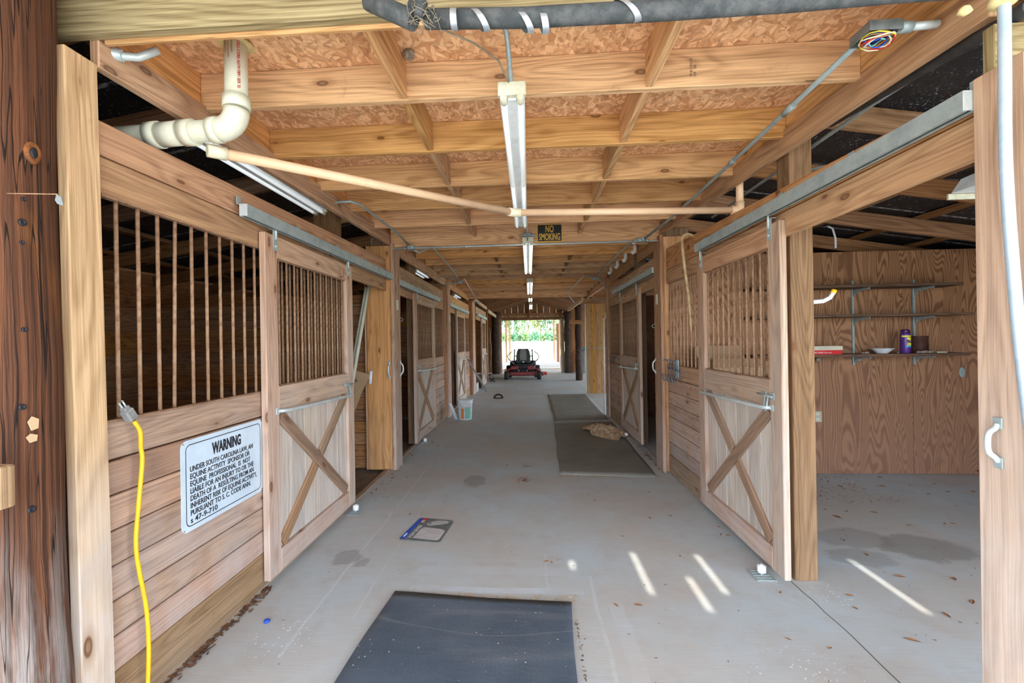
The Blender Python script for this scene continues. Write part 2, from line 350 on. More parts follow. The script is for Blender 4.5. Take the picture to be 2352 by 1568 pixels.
def dirt():
    mt, nt, b = newmat('stall_dirt', rough=.95); g = G(nt)
    tc = g.n('ShaderNodeNewGeometry').outputs['Position']
    col = g.mix(g.ramp(g.noise(tc, 6, 6, .7), .3, .7), (.17, .12, .085), (.27, .20, .15))
    nt.links.new(col, b.inputs['Base Color'])
    bp = g.n('ShaderNodeBump', i_Height=g.noise(tc, 25, 5), i_Strength=.6, i_Distance=.02); nt.links.new(bp.outputs[0], b.inputs['Normal'])
    return mt
M['dirt'] = dirt()
def grass():
    mt, nt, b = newmat('field_grass', rough=.9); g = G(nt)
    tc = g.n('ShaderNodeNewGeometry').outputs['Position']
    col = g.mix(g.ramp(g.noise(tc, .35, 5, .6), .3, .7), (.50, .58, .30), (.62, .62, .42))
    nt.links.new(col, b.inputs['Base Color'])
    return mt
M['grass'] = grass()
def logmat():
    mt, nt, b = newmat('old_log', rough=.8); g = G(nt)
    uv = g.n('ShaderNodeUVMap', uv_map='UVMap').outputs[0]
    geo = g.n('ShaderNodeNewGeometry').outputs['Position']; sep = g.n('ShaderNodeSeparateXYZ', i_Vector=geo)
    warp = g.noise(g.vec(uv, (2, 6, 1)), 1, 3)
    p = g.add(uv, g.n('ShaderNodeCombineXYZ', i_Y=g.math('MULTIPLY', warp, .03)).outputs[0])
    st = g.noise(g.vec(p, (.9, 60, 1)), 1, 5, .65)
    fine = g.noise(g.vec(p, (5, 200, 1)), 1, 3)
    col = g.mix(g.ramp(st, .32, .68), (.042, .017, .010), (.21, .078, .033))
    col = g.mix(g.math('MULTIPLY', fine, .3), col, (.05, .02, .012))
    org = g.math('MULTIPLY', g.ramp(g.noise(g.vec(uv, (1.6, 5, 1)), 1, 3), .55, .75), g.ramp(sep.outputs[2], 1.4, 2.2))
    col = g.mix(g.math('MULTIPLY', org, .75), col, (.52, .20, .035))
    hz = g.n('ShaderNodeMapRange'); g.L.new(sep.outputs[2], hz.inputs[0]); hz.inputs[1].default_value = 1.0; hz.inputs[2].default_value = .15
    wf = g.math('MULTIPLY', hz.outputs[0], g.ramp(g.noise(g.vec(p, (2.5, 16, 1)), 1, 4), .35, .65))
    col = g.mix(g.math('MULTIPLY', wf, .95), col, (.50, .45, .42))
    crk = g.noise(g.vec(p, (.8, 26, 1)), 1, 1)
    cr = g.math('SUBTRACT', 1.0, g.ramp(g.math('ABSOLUTE', g.math('SUBTRACT', crk, .5)), .002, .010))
    col = g.mix(g.math('MULTIPLY', cr, .9), col, (.012, .006, .004))
    nt.links.new(col, b.inputs['Base Color'])
    h = g.math('ADD', g.math('MULTIPLY', cr, -2.0), g.math('ADD', st, g.math('MULTIPLY', fine, .5)))
    bp = g.n('ShaderNodeBump', i_Height=h, i_Strength=.6, i_Distance=.012); nt.links.new(bp.outputs[0], b.inputs['Normal'])
    b.inputs['Specular IOR Level'].default_value = .3
    return mt
M['log'] = logmat()
M['log_dark'] = plain('dark_log', (.050, .028, .018), (.14, .075, .05), 6, .85, 0, .6, .45, .8)
def leafmat(name, c1, c2):
    mt, nt, b = newmat(name, rough=.6); g = G(nt)
    tc = g.n('ShaderNodeNewGeometry').outputs['Position']
    nt.links.new(g.mix(g.ramp(g.noise(tc, 1.3, 3), .3, .7), c1, c2), b.inputs['Base Color'])
    b.inputs['Transmission Weight'].default_value = 0
    return mt
M['fol1'] = leafmat('bright_foliage', (.07, .17, .06), (.19, .27, .09))
M['fol2'] = leafmat('deep_foliage', (.03, .12, .06), (.10, .24, .10))
M['fol3'] = leafmat('yellow_foliage', (.26, .25, .07), (.17, .23, .07))

# ---------------------------------------------------------------- mesh helpers
WL = {}
def link(o, parent=None, loc=(0, 0, 0)):
    COL.objects.link(o); WL[o.name] = Vector(loc)
    if parent is not None:
        o.parent = parent; o.location = Vector(loc) - WL[parent.name]
    else: o.location = Vector(loc)
    return o
def tag(o, label=None, cat=None, group=None, kind=None):
    if label: o['label'] = label
    if cat: o['category'] = cat
    if group: o['group'] = group
    if kind: o['kind'] = kind
    return o
def empty(name, loc, label=None, cat=None, group=None, kind=None):
    o = bpy.data.objects.new(name, None); o.empty_display_size = .1
    link(o, None, loc); return tag(o, label, cat, group, kind)
class MB:
    def __init__(s): s.v = []; s.f = []; s.uv = []; s.mi = []; s.sm = []; s.off = (R.uniform(0, 40), R.uniform(0, 40))
    def face(s, idx, uvs=None, mi=0, sm=False):
        s.f.append(idx); s.uv.append(uvs or [(0, 0)] * len(idx)); s.mi.append(mi); s.sm.append(sm)
    def obox(s, c, ax, half, ch=.003, mi=0):
        """box centred c, axes ax (3 unit vectors, first = grain), half extents, chamfered edges"""
        c = Vector(c); ax = [Vector(a) for a in ax]; base = len(s.v); ch = min(ch, min(half) * .45)
        ou, ov = R.uniform(0, 50), R.uniform(0, 50)
        def P(l): return c + ax[0] * l[0] + ax[1] * l[1] + ax[2] * l[2]
        loc = []; ids = {}
        for sx in (-1, 1):
            for sy in (-1, 1):
                for sz in (-1, 1):
                    sg = (sx, sy, sz)
                    for k in range(3):
                        l = [sg[i] * (half[i] - (0 if i == k else ch)) for i in range(3)]
                        ids[(sx, sy, sz, k)] = base + len(loc); loc.append(l)
        for l in loc: s.v.append(P(l))
        def uvof(i, k):
            l = loc[i - base]
            if k == 0: return (l[1] * .3 + ou, l[2] + ov)
            if k == 1: return (l[0] + ou, l[2] + ov + .37)
            return (l[0] + ou, l[1] + ov)
        def add(idx, k):
            vs = [Vector(loc[i - base]) for i in idx]
            n = (vs[1] - vs[0]).cross(vs[2] - vs[0]); ctr = sum(vs, Vector()) / len(vs)
            if n.dot(ctr) < 0: idx = idx[::-1]
            s.face(idx, [uvof(i, k) for i in idx], mi)
        for k in range(3):
            a, b_ = [i for i in range(3) if i != k]
            for sg in (-1, 1):
                q = []
                for (p, r) in ((-1, -1), (1, -1), (1, 1), (-1, 1)):
                    t = [0, 0, 0]; t[k] = sg; t[a] = p; t[b_] = r; q.append(ids[(*t, k)])
                add(q, k)
        for k in range(3):      # edges parallel to axis k
            a, b_ = [i for i in range(3) if i != k]
            for p in (-1, 1):
                for r in (-1, 1):
                    t0 = [0, 0, 0]; t0[k] = -1; t0[a] = p; t0[b_] = r; t1 = list(t0); t1[k] = 1
                    add([ids[(*t0, a)], ids[(*t1, a)], ids[(*t1, b_)], ids[(*t0, b_)]], a)
        for sx in (-1, 1):
            for sy in (-1, 1):
                for sz in (-1, 1):
                    add([ids[(sx, sy, sz, 0)], ids[(sx, sy, sz, 1)], ids[(sx, sy, sz, 2)]], 2)
        return s
    def box(s, x0, x1, y0, y1, z0, z1, grain=None, ch=.003, mi=0):
        d = [abs(x1 - x0), abs(y1 - y0), abs(z1 - z0)]
        gi = 'xyz'.index(grain) if grain else d.index(max(d))
        E = [Vector((1, 0, 0)), Vector((0, 1, 0)), Vector((0, 0, 1))]
        o = [gi] + sorted([i for i in range(3) if i != gi], key=lambda i: -d[i])
        return s.obox(((x0 + x1) / 2, (y0 + y1) / 2, (z0 + z1) / 2), [E[i] for i in o], [d[i] / 2 for i in o], ch, mi)
    def beam(s, A, B, w_, t_, upv=(0, 0, 1), ch=.003, mi=0):
        """board from A to B; w_ = size along upv, t_ = other"""
        A, B = Vector(A), Vector(B); a = (B - A).normalized(); u = Vector(upv); u = (u - a * u.dot(a)).normalized(); v = a.cross(u)
        return s.obox((A + B) / 2, (a, u, v), ((B - A).length / 2, w_ / 2, t_ / 2), ch, mi)
    def tube(s, pts, r, n=8, caps=True, mi=0, sm=True, closed=False):
        pts = [Vector(p) for p in pts]; rr = r if isinstance(r, (list, tuple)) else [r] * len(pts)
        base = len(s.v); L = 0; Ls = []; ou, ov = R.uniform(0, 50), R.uniform(0, 50)
        prev = None
        for i, p in enumerate(pts):
            if closed: d = (pts[(i + 1) % len(pts)] - pts[i - 1]).normalized()
            elif i == 0: d = (pts[1] - p).normalized()
            elif i == len(pts) - 1: d = (p - pts[-2]).normalized()
            else: d = ((pts[i + 1] - p).normalized() + (p - pts[i - 1]).normalized()).normalized()
            if prev is None:
                u = Vector((0, 0, 1)) if abs(d.z) < .9 else Vector((0, 1, 0))
            else: u = prev
            u = (u - d * u.dot(d)).normalized(); prev = u; v = d.cross(u)
            if i: L += (p - pts[i - 1]).length
            Ls.append(L)
            for k in range(n):
                a = 2 * PI * k / n; s.v.append(p + (u * math.cos(a) + v * math.sin(a)) * rr[i])
        m_ = len(pts)
        for i in range(m_ if closed else m_ - 1):
            i2 = (i + 1) % m_
            for k in range(n):
                k2 = (k + 1) % n; c = 2 * PI * max(rr) / n
                s.face([base + i * n + k, base + i * n + k2, base + i2 * n + k2, base + i2 * n + k][::-1],
                       [(Ls[i] + ou, k * c + ov), (Ls[i] + ou, (k + 1) * c + ov), (Ls[i2] + ou, (k + 1) * c + ov), (Ls[i2] + ou, k * c + ov)][::-1], mi, sm)
        if caps and not closed:
            s.face([base + k for k in range(n)], [(0, 0)] * n, mi); s.face([base + (m_ - 1) * n + k for k in range(n)][::-1], [(0, 0)] * n, mi)
        return s
    def lathe(s, prof, c=(0, 0, 0), n=24, mi=0, ax=None, sm=True):
        c = Vector(c); X, Y, Z = ax or (Vector((1, 0, 0)), Vector((0, 1, 0)), Vector((0, 0, 1))); base = len(s.v)
        for (r, z) in prof:
            for k in range(n):
                a = 2 * PI * k / n; s.v.append(c + X * (r * math.cos(a)) + Y * (r * math.sin(a)) + Z * z)
        for i in range(len(prof) - 1):
            for k in range(n):
                k2 = (k + 1) % n
                s.face([base + i * n + k, base + i * n + k2, base + (i + 1) * n + k2, base + (i + 1) * n + k], None, mi, sm)
        s.face([base + k for k in range(n)][::-1], None, mi); s.face([base + (len(prof) - 1) * n + k for k in range(n)], None, mi)
        return s
    def prism(s, pts, d, mi=0):
        """closed outline pts (3D, planar) extruded by vector d"""
        d = Vector(d); pts = [Vector(p) for p in pts]; n = len(pts); base = len(s.v)
        for p in pts: s.v.append(p)
        for p in pts: s.v.append(p + d)
        nn = Vector()
        for i in range(n): nn += pts[i].cross(pts[(i + 1) % n])
        flip = nn.dot(d) > 0
        a = list(range(base, base + n)); b_ = [i + n for i in a]
        s.face(a[::-1] if flip else a, None, mi); s.face(b_ if flip else b_[::-1], None, mi)
        for i in range(n):
            j = (i + 1) % n; q = [a[i], a[j], b_[j], b_[i]]
            s.face(q if flip else q[::-1], None, mi)
        return s
    def build(s, name, mats, parent=None, loc=None, **tags):
        me = bpy.data.meshes.new(name)
        if loc is None:
            lo = [min(v[i] for v in s.v) for i in range(3)]; hi = [max(v[i] for v in s.v) for i in range(3)]
            loc = ((lo[0] + hi[0]) / 2, (lo[1] + hi[1]) / 2, lo[2])
        L = Vector(loc)
        me.from_pydata([tuple(Vector(v) - L) for v in s.v], [], s.f)
        ul = me.uv_layers.new(name='UVMap'); flat = []
        for u in s.uv:
            for q in u: flat += [q[0], q[1]]
        ul.data.foreach_set('uv', flat)
        if not isinstance(mats, (list, tuple)): mats = [mats]
        for mt in mats: me.materials.append(M[mt] if isinstance(mt, str) else mt)
        me.polygons.foreach_set('material_index', s.mi); me.polygons.foreach_set('use_smooth', s.sm); me.update()
        o = bpy.data.objects.new(name, me); link(o, parent, loc)
        return tag(o, tags.get('label'), tags.get('cat'), tags.get('group'), tags.get('kind'))
def smooth(p, n=5):
    p = [Vector(q) for q in p]; o = []
    for i in range(len(p) - 1):
        a, b_, c, d = p[max(i - 1, 0)], p[i], p[i + 1], p[min(i + 2, len(p) - 1)]
        for k in range(n):
            t = k / n; o.append(.5 * ((2 * b_) + (c - a) * t + (2 * a - 5 * b_ + 4 * c - d) * t * t + (3 * b_ - a - 3 * c + d) * t ** 3))
    return o + [p[-1]]
def copy_tree(o, parent=None, delta=None, label=None, group=None):
    c = o.copy(); COL.objects.link(c)
    if parent is not None: c.parent = parent
    elif delta is not None: c.location = o.location + Vector(delta)
    if label: c['label'] = label
    if group: c['group'] = group
    for ch in list(o.children): copy_tree(ch, c)
    return c
def arc(c, r, a0, a1, n, u, v):
    c, u, v = Vector(c), Vector(u), Vector(v)
    return [c + u * (r * math.cos(a0 + (a1 - a0) * i / n)) + v * (r * math.sin(a0 + (a1 - a0) * i / n)) for i in range(n + 1)]
def text(name, body, size, origin, right, upv, mat, parent=None, sx=1.0, bold=0.0, depth=.0008, align='LEFT', shear=0, **tags):
    cu = bpy.data.curves.new('t', 'FONT'); cu.body = body; cu.size = size; cu.extrude = depth; cu.offset = bold; cu.align_x = align; cu.resolution_u = 3; cu.shear = shear
    tmp = bpy.data.objects.new('t', cu); COL.objects.link(tmp)
    dg = bpy.context.evaluated_depsgraph_get(); me = bpy.data.meshes.new_from_object(tmp.evaluated_get(dg))
    bpy.data.objects.remove(tmp)
    r, u = Vector(right).normalized(), Vector(upv).normalized(); n = r.cross(u)
    for v in me.vertices: v.co = r * (v.co.x * sx) + u * v.co.y + n * v.co.z
    me.materials.clear(); me.materials.append(M[mat])
    for p in me.polygons: p.material_index = 0
    o = bpy.data.objects.new(name, me); link(o, parent, origin)
    return tag(o, tags.get('label'), tags.get('cat'))

XA = Vector((1, 0, 0)); YA = Vector((0, 1, 0)); ZA = Vector((0, 0, 1))

# ================================================================ SETTING: ground and floors
b = MB(); b.box(-1.66, 5.65, -5, 21.0, -.12, 0, ch=.001); b.build('floor', 'concrete', kind='structure')
b = MB(); b.box(-2.2, 2.6, 21.0, 33.8, -.12, -.004, ch=.001); b.build('floor_back', 'concrete', kind='structure')
b = MB(); b.box(-4.85, -1.665, 1.3, 21.0, -.12, -.03, ch=.001); b.build('floor_left', 'dirt', kind='structure')
b = MB()
n = len(b.v)
for (x, y, z) in ((-150, 33.5, -.08), (150, 33.5, -.08), (150, 75, 1.25), (-150, 75, 1.25), (-150, 190, 2.0), (150, 190, 2.0)): b.v.append(Vector((x, y, z)))
b.face([0, 1, 2, 3]); b.face([3, 2, 5, 4]); b.build('field', 'grass', kind='structure')
b = MB(); b.box(-150, 150, -120, 33.6, -.35, -.13, ch=.001)
b.build('ground', plain('pale_gravel', (.36, .33, .27), (.46, .44, .36), 1.0, .9), kind='structure')
b = MB(); b.box(-1.70, -1.645, 1.3, 16, -.06, .012, ch=.004); b.build('trim_1', 'sill', kind='structure')

# ================================================================ centre ceiling
ceil = MB().box(-1.66, 1.62, 1.6, 12.2, 2.875, 2.90, ch=.001).build('ceiling', 'osb', kind='structure')
jy = [2.215, 2.83, 3.47, 4.06, 4.68]
for y in jy: MB().box(-1.645, 1.56, y, y + .038, 2.69, 2.874).build('joist', 'joist', ceil)
MB().box(-1.60, 1.56, 5.24, 5.278, 2.60, 2.874).build('joist', 'joist', ceil)
MB().box(-1.60, 1.56, 5.29, 5.33, 2.62, 2.874).build('joist', 'joist', ceil)
y = 5.90
while y < 11.8:
    MB().box(-1.62, 1.54, y, y + .038, 2.69, 2.874).build('joist', 'joist', ceil); y += .61
MB().box(-1.62, 1.54, 12.0, 12.04, 2.60, 2.874).build('joist', 'joist', ceil)
ys = [1.662] + [a for a in jy] + [5.24]
for i in range(len(ys) - 1):        # short blocking between the joists
    y0 = ys[i] + (.038 if i else .002); y1 = ys[i + 1]
    for xb in (-.62, .575):
        MB().box(xb, xb + .038, y0, y1, 2.695, 2.873).build('blocking', 'joist', ceil)
for i in range(1, 5):
    for xb in (-.5, .62):
        y0 = 5.90 + .61 * i + .038
        MB().box(xb, xb + .038, y0, y0 + .572, 2.72, 2.873).build('blocking', 'rafter', ceil)
for xr in ((-1.683, -1.646), (1.561, 1.60)):
    for (y0, y1) in ((1.62, 5.2), (5.2, 8.8), (8.8, 12.2)):
        MB().box(xr[0], xr[1], y0, y1 - .003, 2.70, 2.874).build('rim_board', 'joist', ceil)
for (xa_, xb_, za_, zb_) in ((-1.640, -1.612, 2.565, 2.62), (1.592, 1.500, 2.570, 2.655)):
    MB().beam((xa_, 1.64, za_ + .066), (xb_, 5.205, zb_ + .066), .132, .038).build('stringer', 'header', ceil)
for (x0, x1) in ((-1.645, -1.607), (1.558, 1.60)):
    for (y0, y1) in ((5.42, 8.8), (8.8, 12.2)):
        MB().box(x0, x1, y0, y1 - .003, 2.565, 2.70).build('stringer', 'header', ceil)

# rear vault above the far end
vault = MB()
for sx in (-1, 1):
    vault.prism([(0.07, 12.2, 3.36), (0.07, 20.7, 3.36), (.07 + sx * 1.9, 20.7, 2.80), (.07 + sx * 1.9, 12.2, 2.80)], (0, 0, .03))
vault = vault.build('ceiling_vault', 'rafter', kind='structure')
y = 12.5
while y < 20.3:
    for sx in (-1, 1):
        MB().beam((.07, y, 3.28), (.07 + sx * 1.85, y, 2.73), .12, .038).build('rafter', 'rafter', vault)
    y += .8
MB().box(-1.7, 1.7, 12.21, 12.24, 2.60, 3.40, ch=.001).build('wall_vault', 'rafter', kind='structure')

# ================================================================ side roofs: black foil, rafters, purlins
def side_roof(s, xin, xout, name, ylist, yend):
    zt = lambda x: 3.16 + .045 - .16 * abs(x)
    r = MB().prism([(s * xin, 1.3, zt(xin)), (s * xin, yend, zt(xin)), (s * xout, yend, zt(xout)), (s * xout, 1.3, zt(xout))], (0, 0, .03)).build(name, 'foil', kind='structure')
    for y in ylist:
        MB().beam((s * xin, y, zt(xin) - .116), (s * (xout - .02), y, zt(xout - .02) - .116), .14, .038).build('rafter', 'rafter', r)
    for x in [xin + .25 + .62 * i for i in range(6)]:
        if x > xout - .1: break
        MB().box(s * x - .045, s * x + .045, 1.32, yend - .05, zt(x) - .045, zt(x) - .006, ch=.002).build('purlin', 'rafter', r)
    return r
side_roof(-1, 1.66, 4.85, 'ceiling_left', [1.72, 2.45, 3.45, 4.55, 5.60] + [6.6 + 1.05 * i for i in range(13)], 20.6)
side_roof(1, 1.60, 5.75, 'ceiling_right', [1.98, 2.82, 3.65, 4.52] + [5.4 + .87 * i for i in range(17)], 20.6)

# added unseen roof: blocks the sun, slots cut to throw the floor streaks
pr = MB(); gaps = [(.262, -.04, .09), (.695, -.32, .22), (.968, -.48, -.10), (1.125, -.30, .20), (2.11, -.46, .16)]
ZP = 3.0
xs = -6.0
for gx, g0, g1 in gaps:
    pr.box(xs, gx - .013, -1.9, 1.72, ZP, ZP + .03, ch=.001)
    pr.box(gx - .013, gx + .013, -1.9, g0, ZP, ZP + .03, ch=.001); pr.box(gx - .013, gx + .013, g1, 1.72, ZP, ZP + .03, ch=.001)
    xs = gx + .013
pr.box(xs, 6.5, -1.9, 1.72, ZP, ZP + .03, ch=.001)
pr.build('ceiling_sun_mask', 'rafter', kind='structure')

# ================================================================ outer walls and partitions
def planked(name, mat, horizontal=True, **k):
    """wall of separate planks. args: axis 'x' (runs along x at y) or 'y'"""
    ax, pos, a0, a1, z0, z1, t, pitch = k['ax'], k['pos'], k['a0'], k['a1'], k['z0'], k['z1'], k.get('t', .022), k.get('pitch', .14)
    e = empty(name, ((a0 + a1) / 2, pos, z0) if ax == 'x' else (pos, (a0 + a1) / 2, z0), kind='structure')
    z = z0
    while z < z1 - .01:
        zz = min(z + pitch - .005, z1); j = R.uniform(-.002, .002)
        if ax == 'x': MB().box(a0, a1, pos + j, pos + t + j, z, zz, ch=.004).build('plank', mat, e)
        else: MB().box(pos + j, pos + t + j, a0, a1, z, zz, ch=.004).build('plank', mat, e)
        z += pitch
    return e
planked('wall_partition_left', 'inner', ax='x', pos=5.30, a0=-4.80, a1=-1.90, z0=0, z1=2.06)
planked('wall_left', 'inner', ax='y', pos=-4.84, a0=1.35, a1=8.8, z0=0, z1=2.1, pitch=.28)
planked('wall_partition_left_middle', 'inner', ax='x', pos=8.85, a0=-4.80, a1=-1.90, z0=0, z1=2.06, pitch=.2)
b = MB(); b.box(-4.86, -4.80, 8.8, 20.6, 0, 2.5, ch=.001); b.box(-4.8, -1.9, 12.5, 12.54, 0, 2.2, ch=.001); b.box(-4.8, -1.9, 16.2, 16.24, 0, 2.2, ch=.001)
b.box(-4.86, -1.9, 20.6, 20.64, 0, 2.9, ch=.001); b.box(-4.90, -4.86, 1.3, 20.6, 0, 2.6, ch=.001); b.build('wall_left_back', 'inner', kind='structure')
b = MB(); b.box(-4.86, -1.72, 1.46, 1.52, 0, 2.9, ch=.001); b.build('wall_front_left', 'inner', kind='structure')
# right bay: plywood sheets across the back
wr = empty('wall_right_partition', (3.5, 5.1, 0), kind='structure')
for (x0, x1) in ((1.56, 2.848), (2.852, 4.068), (4.072, 5.288), (5.292, 5.64)):
    MB().box(x0, x1, 5.10, 5.112, 0.004, 2.385, grain='z', ch=.001).build('plywood_sheet', 'ply', wr)
b = MB(); b.box(5.64, 5.70, 1.55, 8.8, 0, 2.6, ch=.001); b.box(1.9, 5.64, 8.80, 8.83, 0, 2.3, ch=.001, grain='z'); b.box(5.64, 5.70, 12.4, 13.4, 0, 2.6, ch=.001)
b.box(2.6, 5.64, 20.6, 20.64, 0, 2.9, ch=.001); b.build('wall_right', 'ply', kind='structure')
b = MB(); b.box(3.9, 5.7, 1.50, 1.56, 0, 2.6, ch=.001); b.build('wall_front_right', 'inner', kind='structure')

# ================================================================ entrance: header, posts, log
MB().box(-2.3, 3.2, 1.60, 1.64, 2.665, 2.95).build('entrance_header', 'beam', label='greenish tan header beam across the top of the barn entrance', cat='beam')
MB().box(-1.60, 1.9, 1.6405, 1.658, 2.650, 2.868).build('entrance_header_backing', 'joist', label='orange backing board under the back edge of the entrance header', cat='board')
MB().beam((-1.612, 1.58, -.02), (-1.650, 1.58, 2.575), .128, .040, upv=(0, 1, 0), ch=.004).build('entrance_post', 'front', label='pale board post with knots between the dark log and the first left stall', cat='post')
MB().beam((-1.668, 1.605, -.02), (-1.706, 1.605, 2.575), .115, .066, upv=(0, 1, 0), ch=.004).build('entrance_post_backing', 'treated', label='shaded board wedged between the dark log and the pale left entrance post', cat='board')  # shade put into the colour by the darker treated wood
MB().box(1.478, 1.517, 1.44, 1.60, 0, 2.335, ch=.004).build('door_jamb', 'door', label='grey weathered jamb board at the right picture edge holding a pull handle', cat='post')
MB().box(1.520, 1.66, 1.46, 1.56, 0, 2.30, ch=.004).build('door_jamb_backing', 'door', label='weathered board beside the jamb behind the blue grey conduit on the right', cat='post')
MB().box(1.52, 3.9, 1.57, 1.61, 2.32, 2.50).build('lintel', 'beam', label='greenish tan lintel block behind the conduit at the upper right corner', cat='beam')
# log: tapered, slightly bent
b = MB(); pts = []; rr = []
for i in range(15):
    z = -.02 + i * .21; pts.append((-1.808 + .012 * math.sin(z * 2.1), 1.36 + .01 * math.cos(z * 3), z)); rr.append(.235 - .018 * z / 3 + .006 * math.sin(z * 5 + 1))
b.tube(pts, rr, 28)
for v in b.v:
    c = Vector((-1.808, 1.36, v.z)); d = v - c; a = math.atan2(d.y, d.x); v += d * (.025 * math.sin(a * 5 + v.z * .9) + .012 * math.sin(a * 11 - v.z * 1.7))
lg = b.build('log_post', 'log', label='dark brown round log post with nail holes at the left picture edge', cat='post')
def on_log(a_, z):
    r0 = .235 - .018 * z / 3 + .006 * math.sin(z * 5 + 1)
    cx0, cy0 = -1.808 + .012 * math.sin(z * 2.1), 1.36 + .01 * math.cos(z * 3)
    k = 1 + 0; d = Vector((math.cos(a_), math.sin(a_), 0)); r_ = r0 + r0 * (.025 * math.sin(a_ * 5 + z * .9) + .012 * math.sin(a_ * 11 - z * 1.7))
    return Vector((cx0, cy0, z)) + d * (r_ + .002), d, d.cross(ZA)
for (adeg, z, r) in ((-5, 1.97, .006), (-6, 1.895, .011), (-7, 1.83, .006), (-7, 1.555, .007), (-9, 1.315, .009), (-3, .99, .011)):
    c, nrm, t = on_log(math.radians(adeg), z)
    MB().lathe([(r * 1.1, -.006), (r * .95, .0008), (r * .6, .0002), (r * .3, -.002)], c, 12, ax=(t, ZA, nrm)).build('nail_hole', 'ink', lg)
c, nrm, t = on_log(math.radians(3), 2.13)
MB().lathe([(.030, -.010), (.024, .003), (.016, .004), (.010, .0)], c, 14, ax=(t, ZA * 1.4, nrm)).build('knot', plain('knot_wood', (.30, .10, .025), (.05, .02, .012), 30, .7), lg)
MB().lathe([(.012, -.004), (.010, .006), (.004, .005)], c, 10, ax=(t, ZA * 1.7, nrm)).build('knot_core', 'ink', lg)
for (adeg, z, zz) in ((-3, 1.26, .022), (-4, 1.215, .014)):
    c, nrm, t = on_log(math.radians(adeg), z)
    MB().prism([c + t * .014 + ZA * zz * .3, c + t * .002 + ZA * zz, c - t * .016 + ZA * zz * .5, c - t * .014 - ZA * zz * .8, c + t * .004 - ZA * zz], nrm * .004).build('chipped_patch', 'front', lg)
MB().box(-1.78, -1.372, 1.095, 1.133, 1.078, 1.190, ch=.004).build('nailer_block', 'sill', label='short grey wooden block nailed to the log at the left picture edge', cat='block')
b = MB(); b.tube([(-1.59, 1.30, 1.972), (-1.425, 1.30, 1.964)], .0018, 6); t = b.build('hanging_tag', 'rust', label='small metal tag on a nail in the dark log', cat='tag')
MB().prism([(-1.428, 1.299, 1.964), (-1.412, 1.299, 1.955), (-1.405, 1.299, 1.928), (-1.425, 1.299, 1.934), (-1.433, 1.299, 1.946)], (0, .002, 0)).build('plate', 'outlet_grey', t)

# ================================================================ posts along the aisle
def boxed_post(x0, x1, y0, y1, z1, sidex, label, mats=('post', 'wall')):
    e = empty('aisle_post', ((x0 + x1) / 2, (y0 + y1) / 2, 0), label, 'post')
    if sidex < 0:
        MB().box(x0, x1 - .04, y0, y0 + .038, .004, z1, ch=.004).build('face_board', mats[0], e)
        MB().box(x1 - .038, x1, y0 - .03, y1, 0, z1 + .02, ch=.004).build('side_board', mats[1], e)
        MB().box(x0 - .03, x0 - .004, y0 + .01, y1 - .05, 0, z1 - .1, ch=.004).build('jamb_board', mats[0], e)
    else:
        MB().box(x0 + .04, x1, y0, y0 + .038, .004, z1, ch=.004).build('face_board', mats[0], e)
        MB().box(x0, x0 + .038, y0 - .03, y1, 0, z1 + .02, ch=.004).build('side_board', mats[1], e)
        MB().box(x1 + .004, x1 + .03, y0 + .01, y1 - .05, 0, z1 - .1, ch=.004).build('jamb_board', mats[0], e)
    MB().box(x0 + .045, x1 - .045, y0 + .042, y1 - .01, 0, 2.72, ch=.004).build('core_post', 'treated', e)
    return e
boxed_post(-1.895, -1.555, 5.22, 5.45, 2.62, -1, 'wide orange boxed post between the first and second left stalls')
boxed_post(-1.90, -1.565, 8.80, 9.06, 2.62, -1, 'boxed post between the second and third left stalls, above the bucket')
boxed_post(-1.86, -1.53, 12.45, 12.95, 2.60, -1, 'boxed post between the third and fourth left stalls')
boxed_post(1.46, 1.84, 5.16, 5.40, 2.62, 1, 'wide boxed post between the plywood bay and the second right stall')
boxed_post(1.49, 1.84, 8.78, 9.0, 2.62, 1, 'boxed post where the right stall row ends before the plank door')
def jamb(x0, x1, y0, y1, z1, label, mt='treated'): return MB().box(x0, x1, y0, y1, 0, z1, ch=.004).build('jamb_post', mt, label=label, cat='post')
jamb(1.60, 1.735, 2.88, 3.02, 2.87, 'brown treated post beside the open right bay, behind the near right door')
jamb(-1.98, -1.77, 4.10, 4.24, 2.82, 'greenish treated post rising behind the first left door track')
jamb(-1.78, -1.67, 6.55, 6.69, 2.86, 'treated jamb post in the opening of the second left stall')
jamb(-1.80, -1.69, 10.1, 10.24, 2.86, 'treated jamb post in the opening of the third left stall')
jamb(1.545, 1.675, 6.60, 6.74, 2.87, 'tan jamb post in the opening of the second right stall')

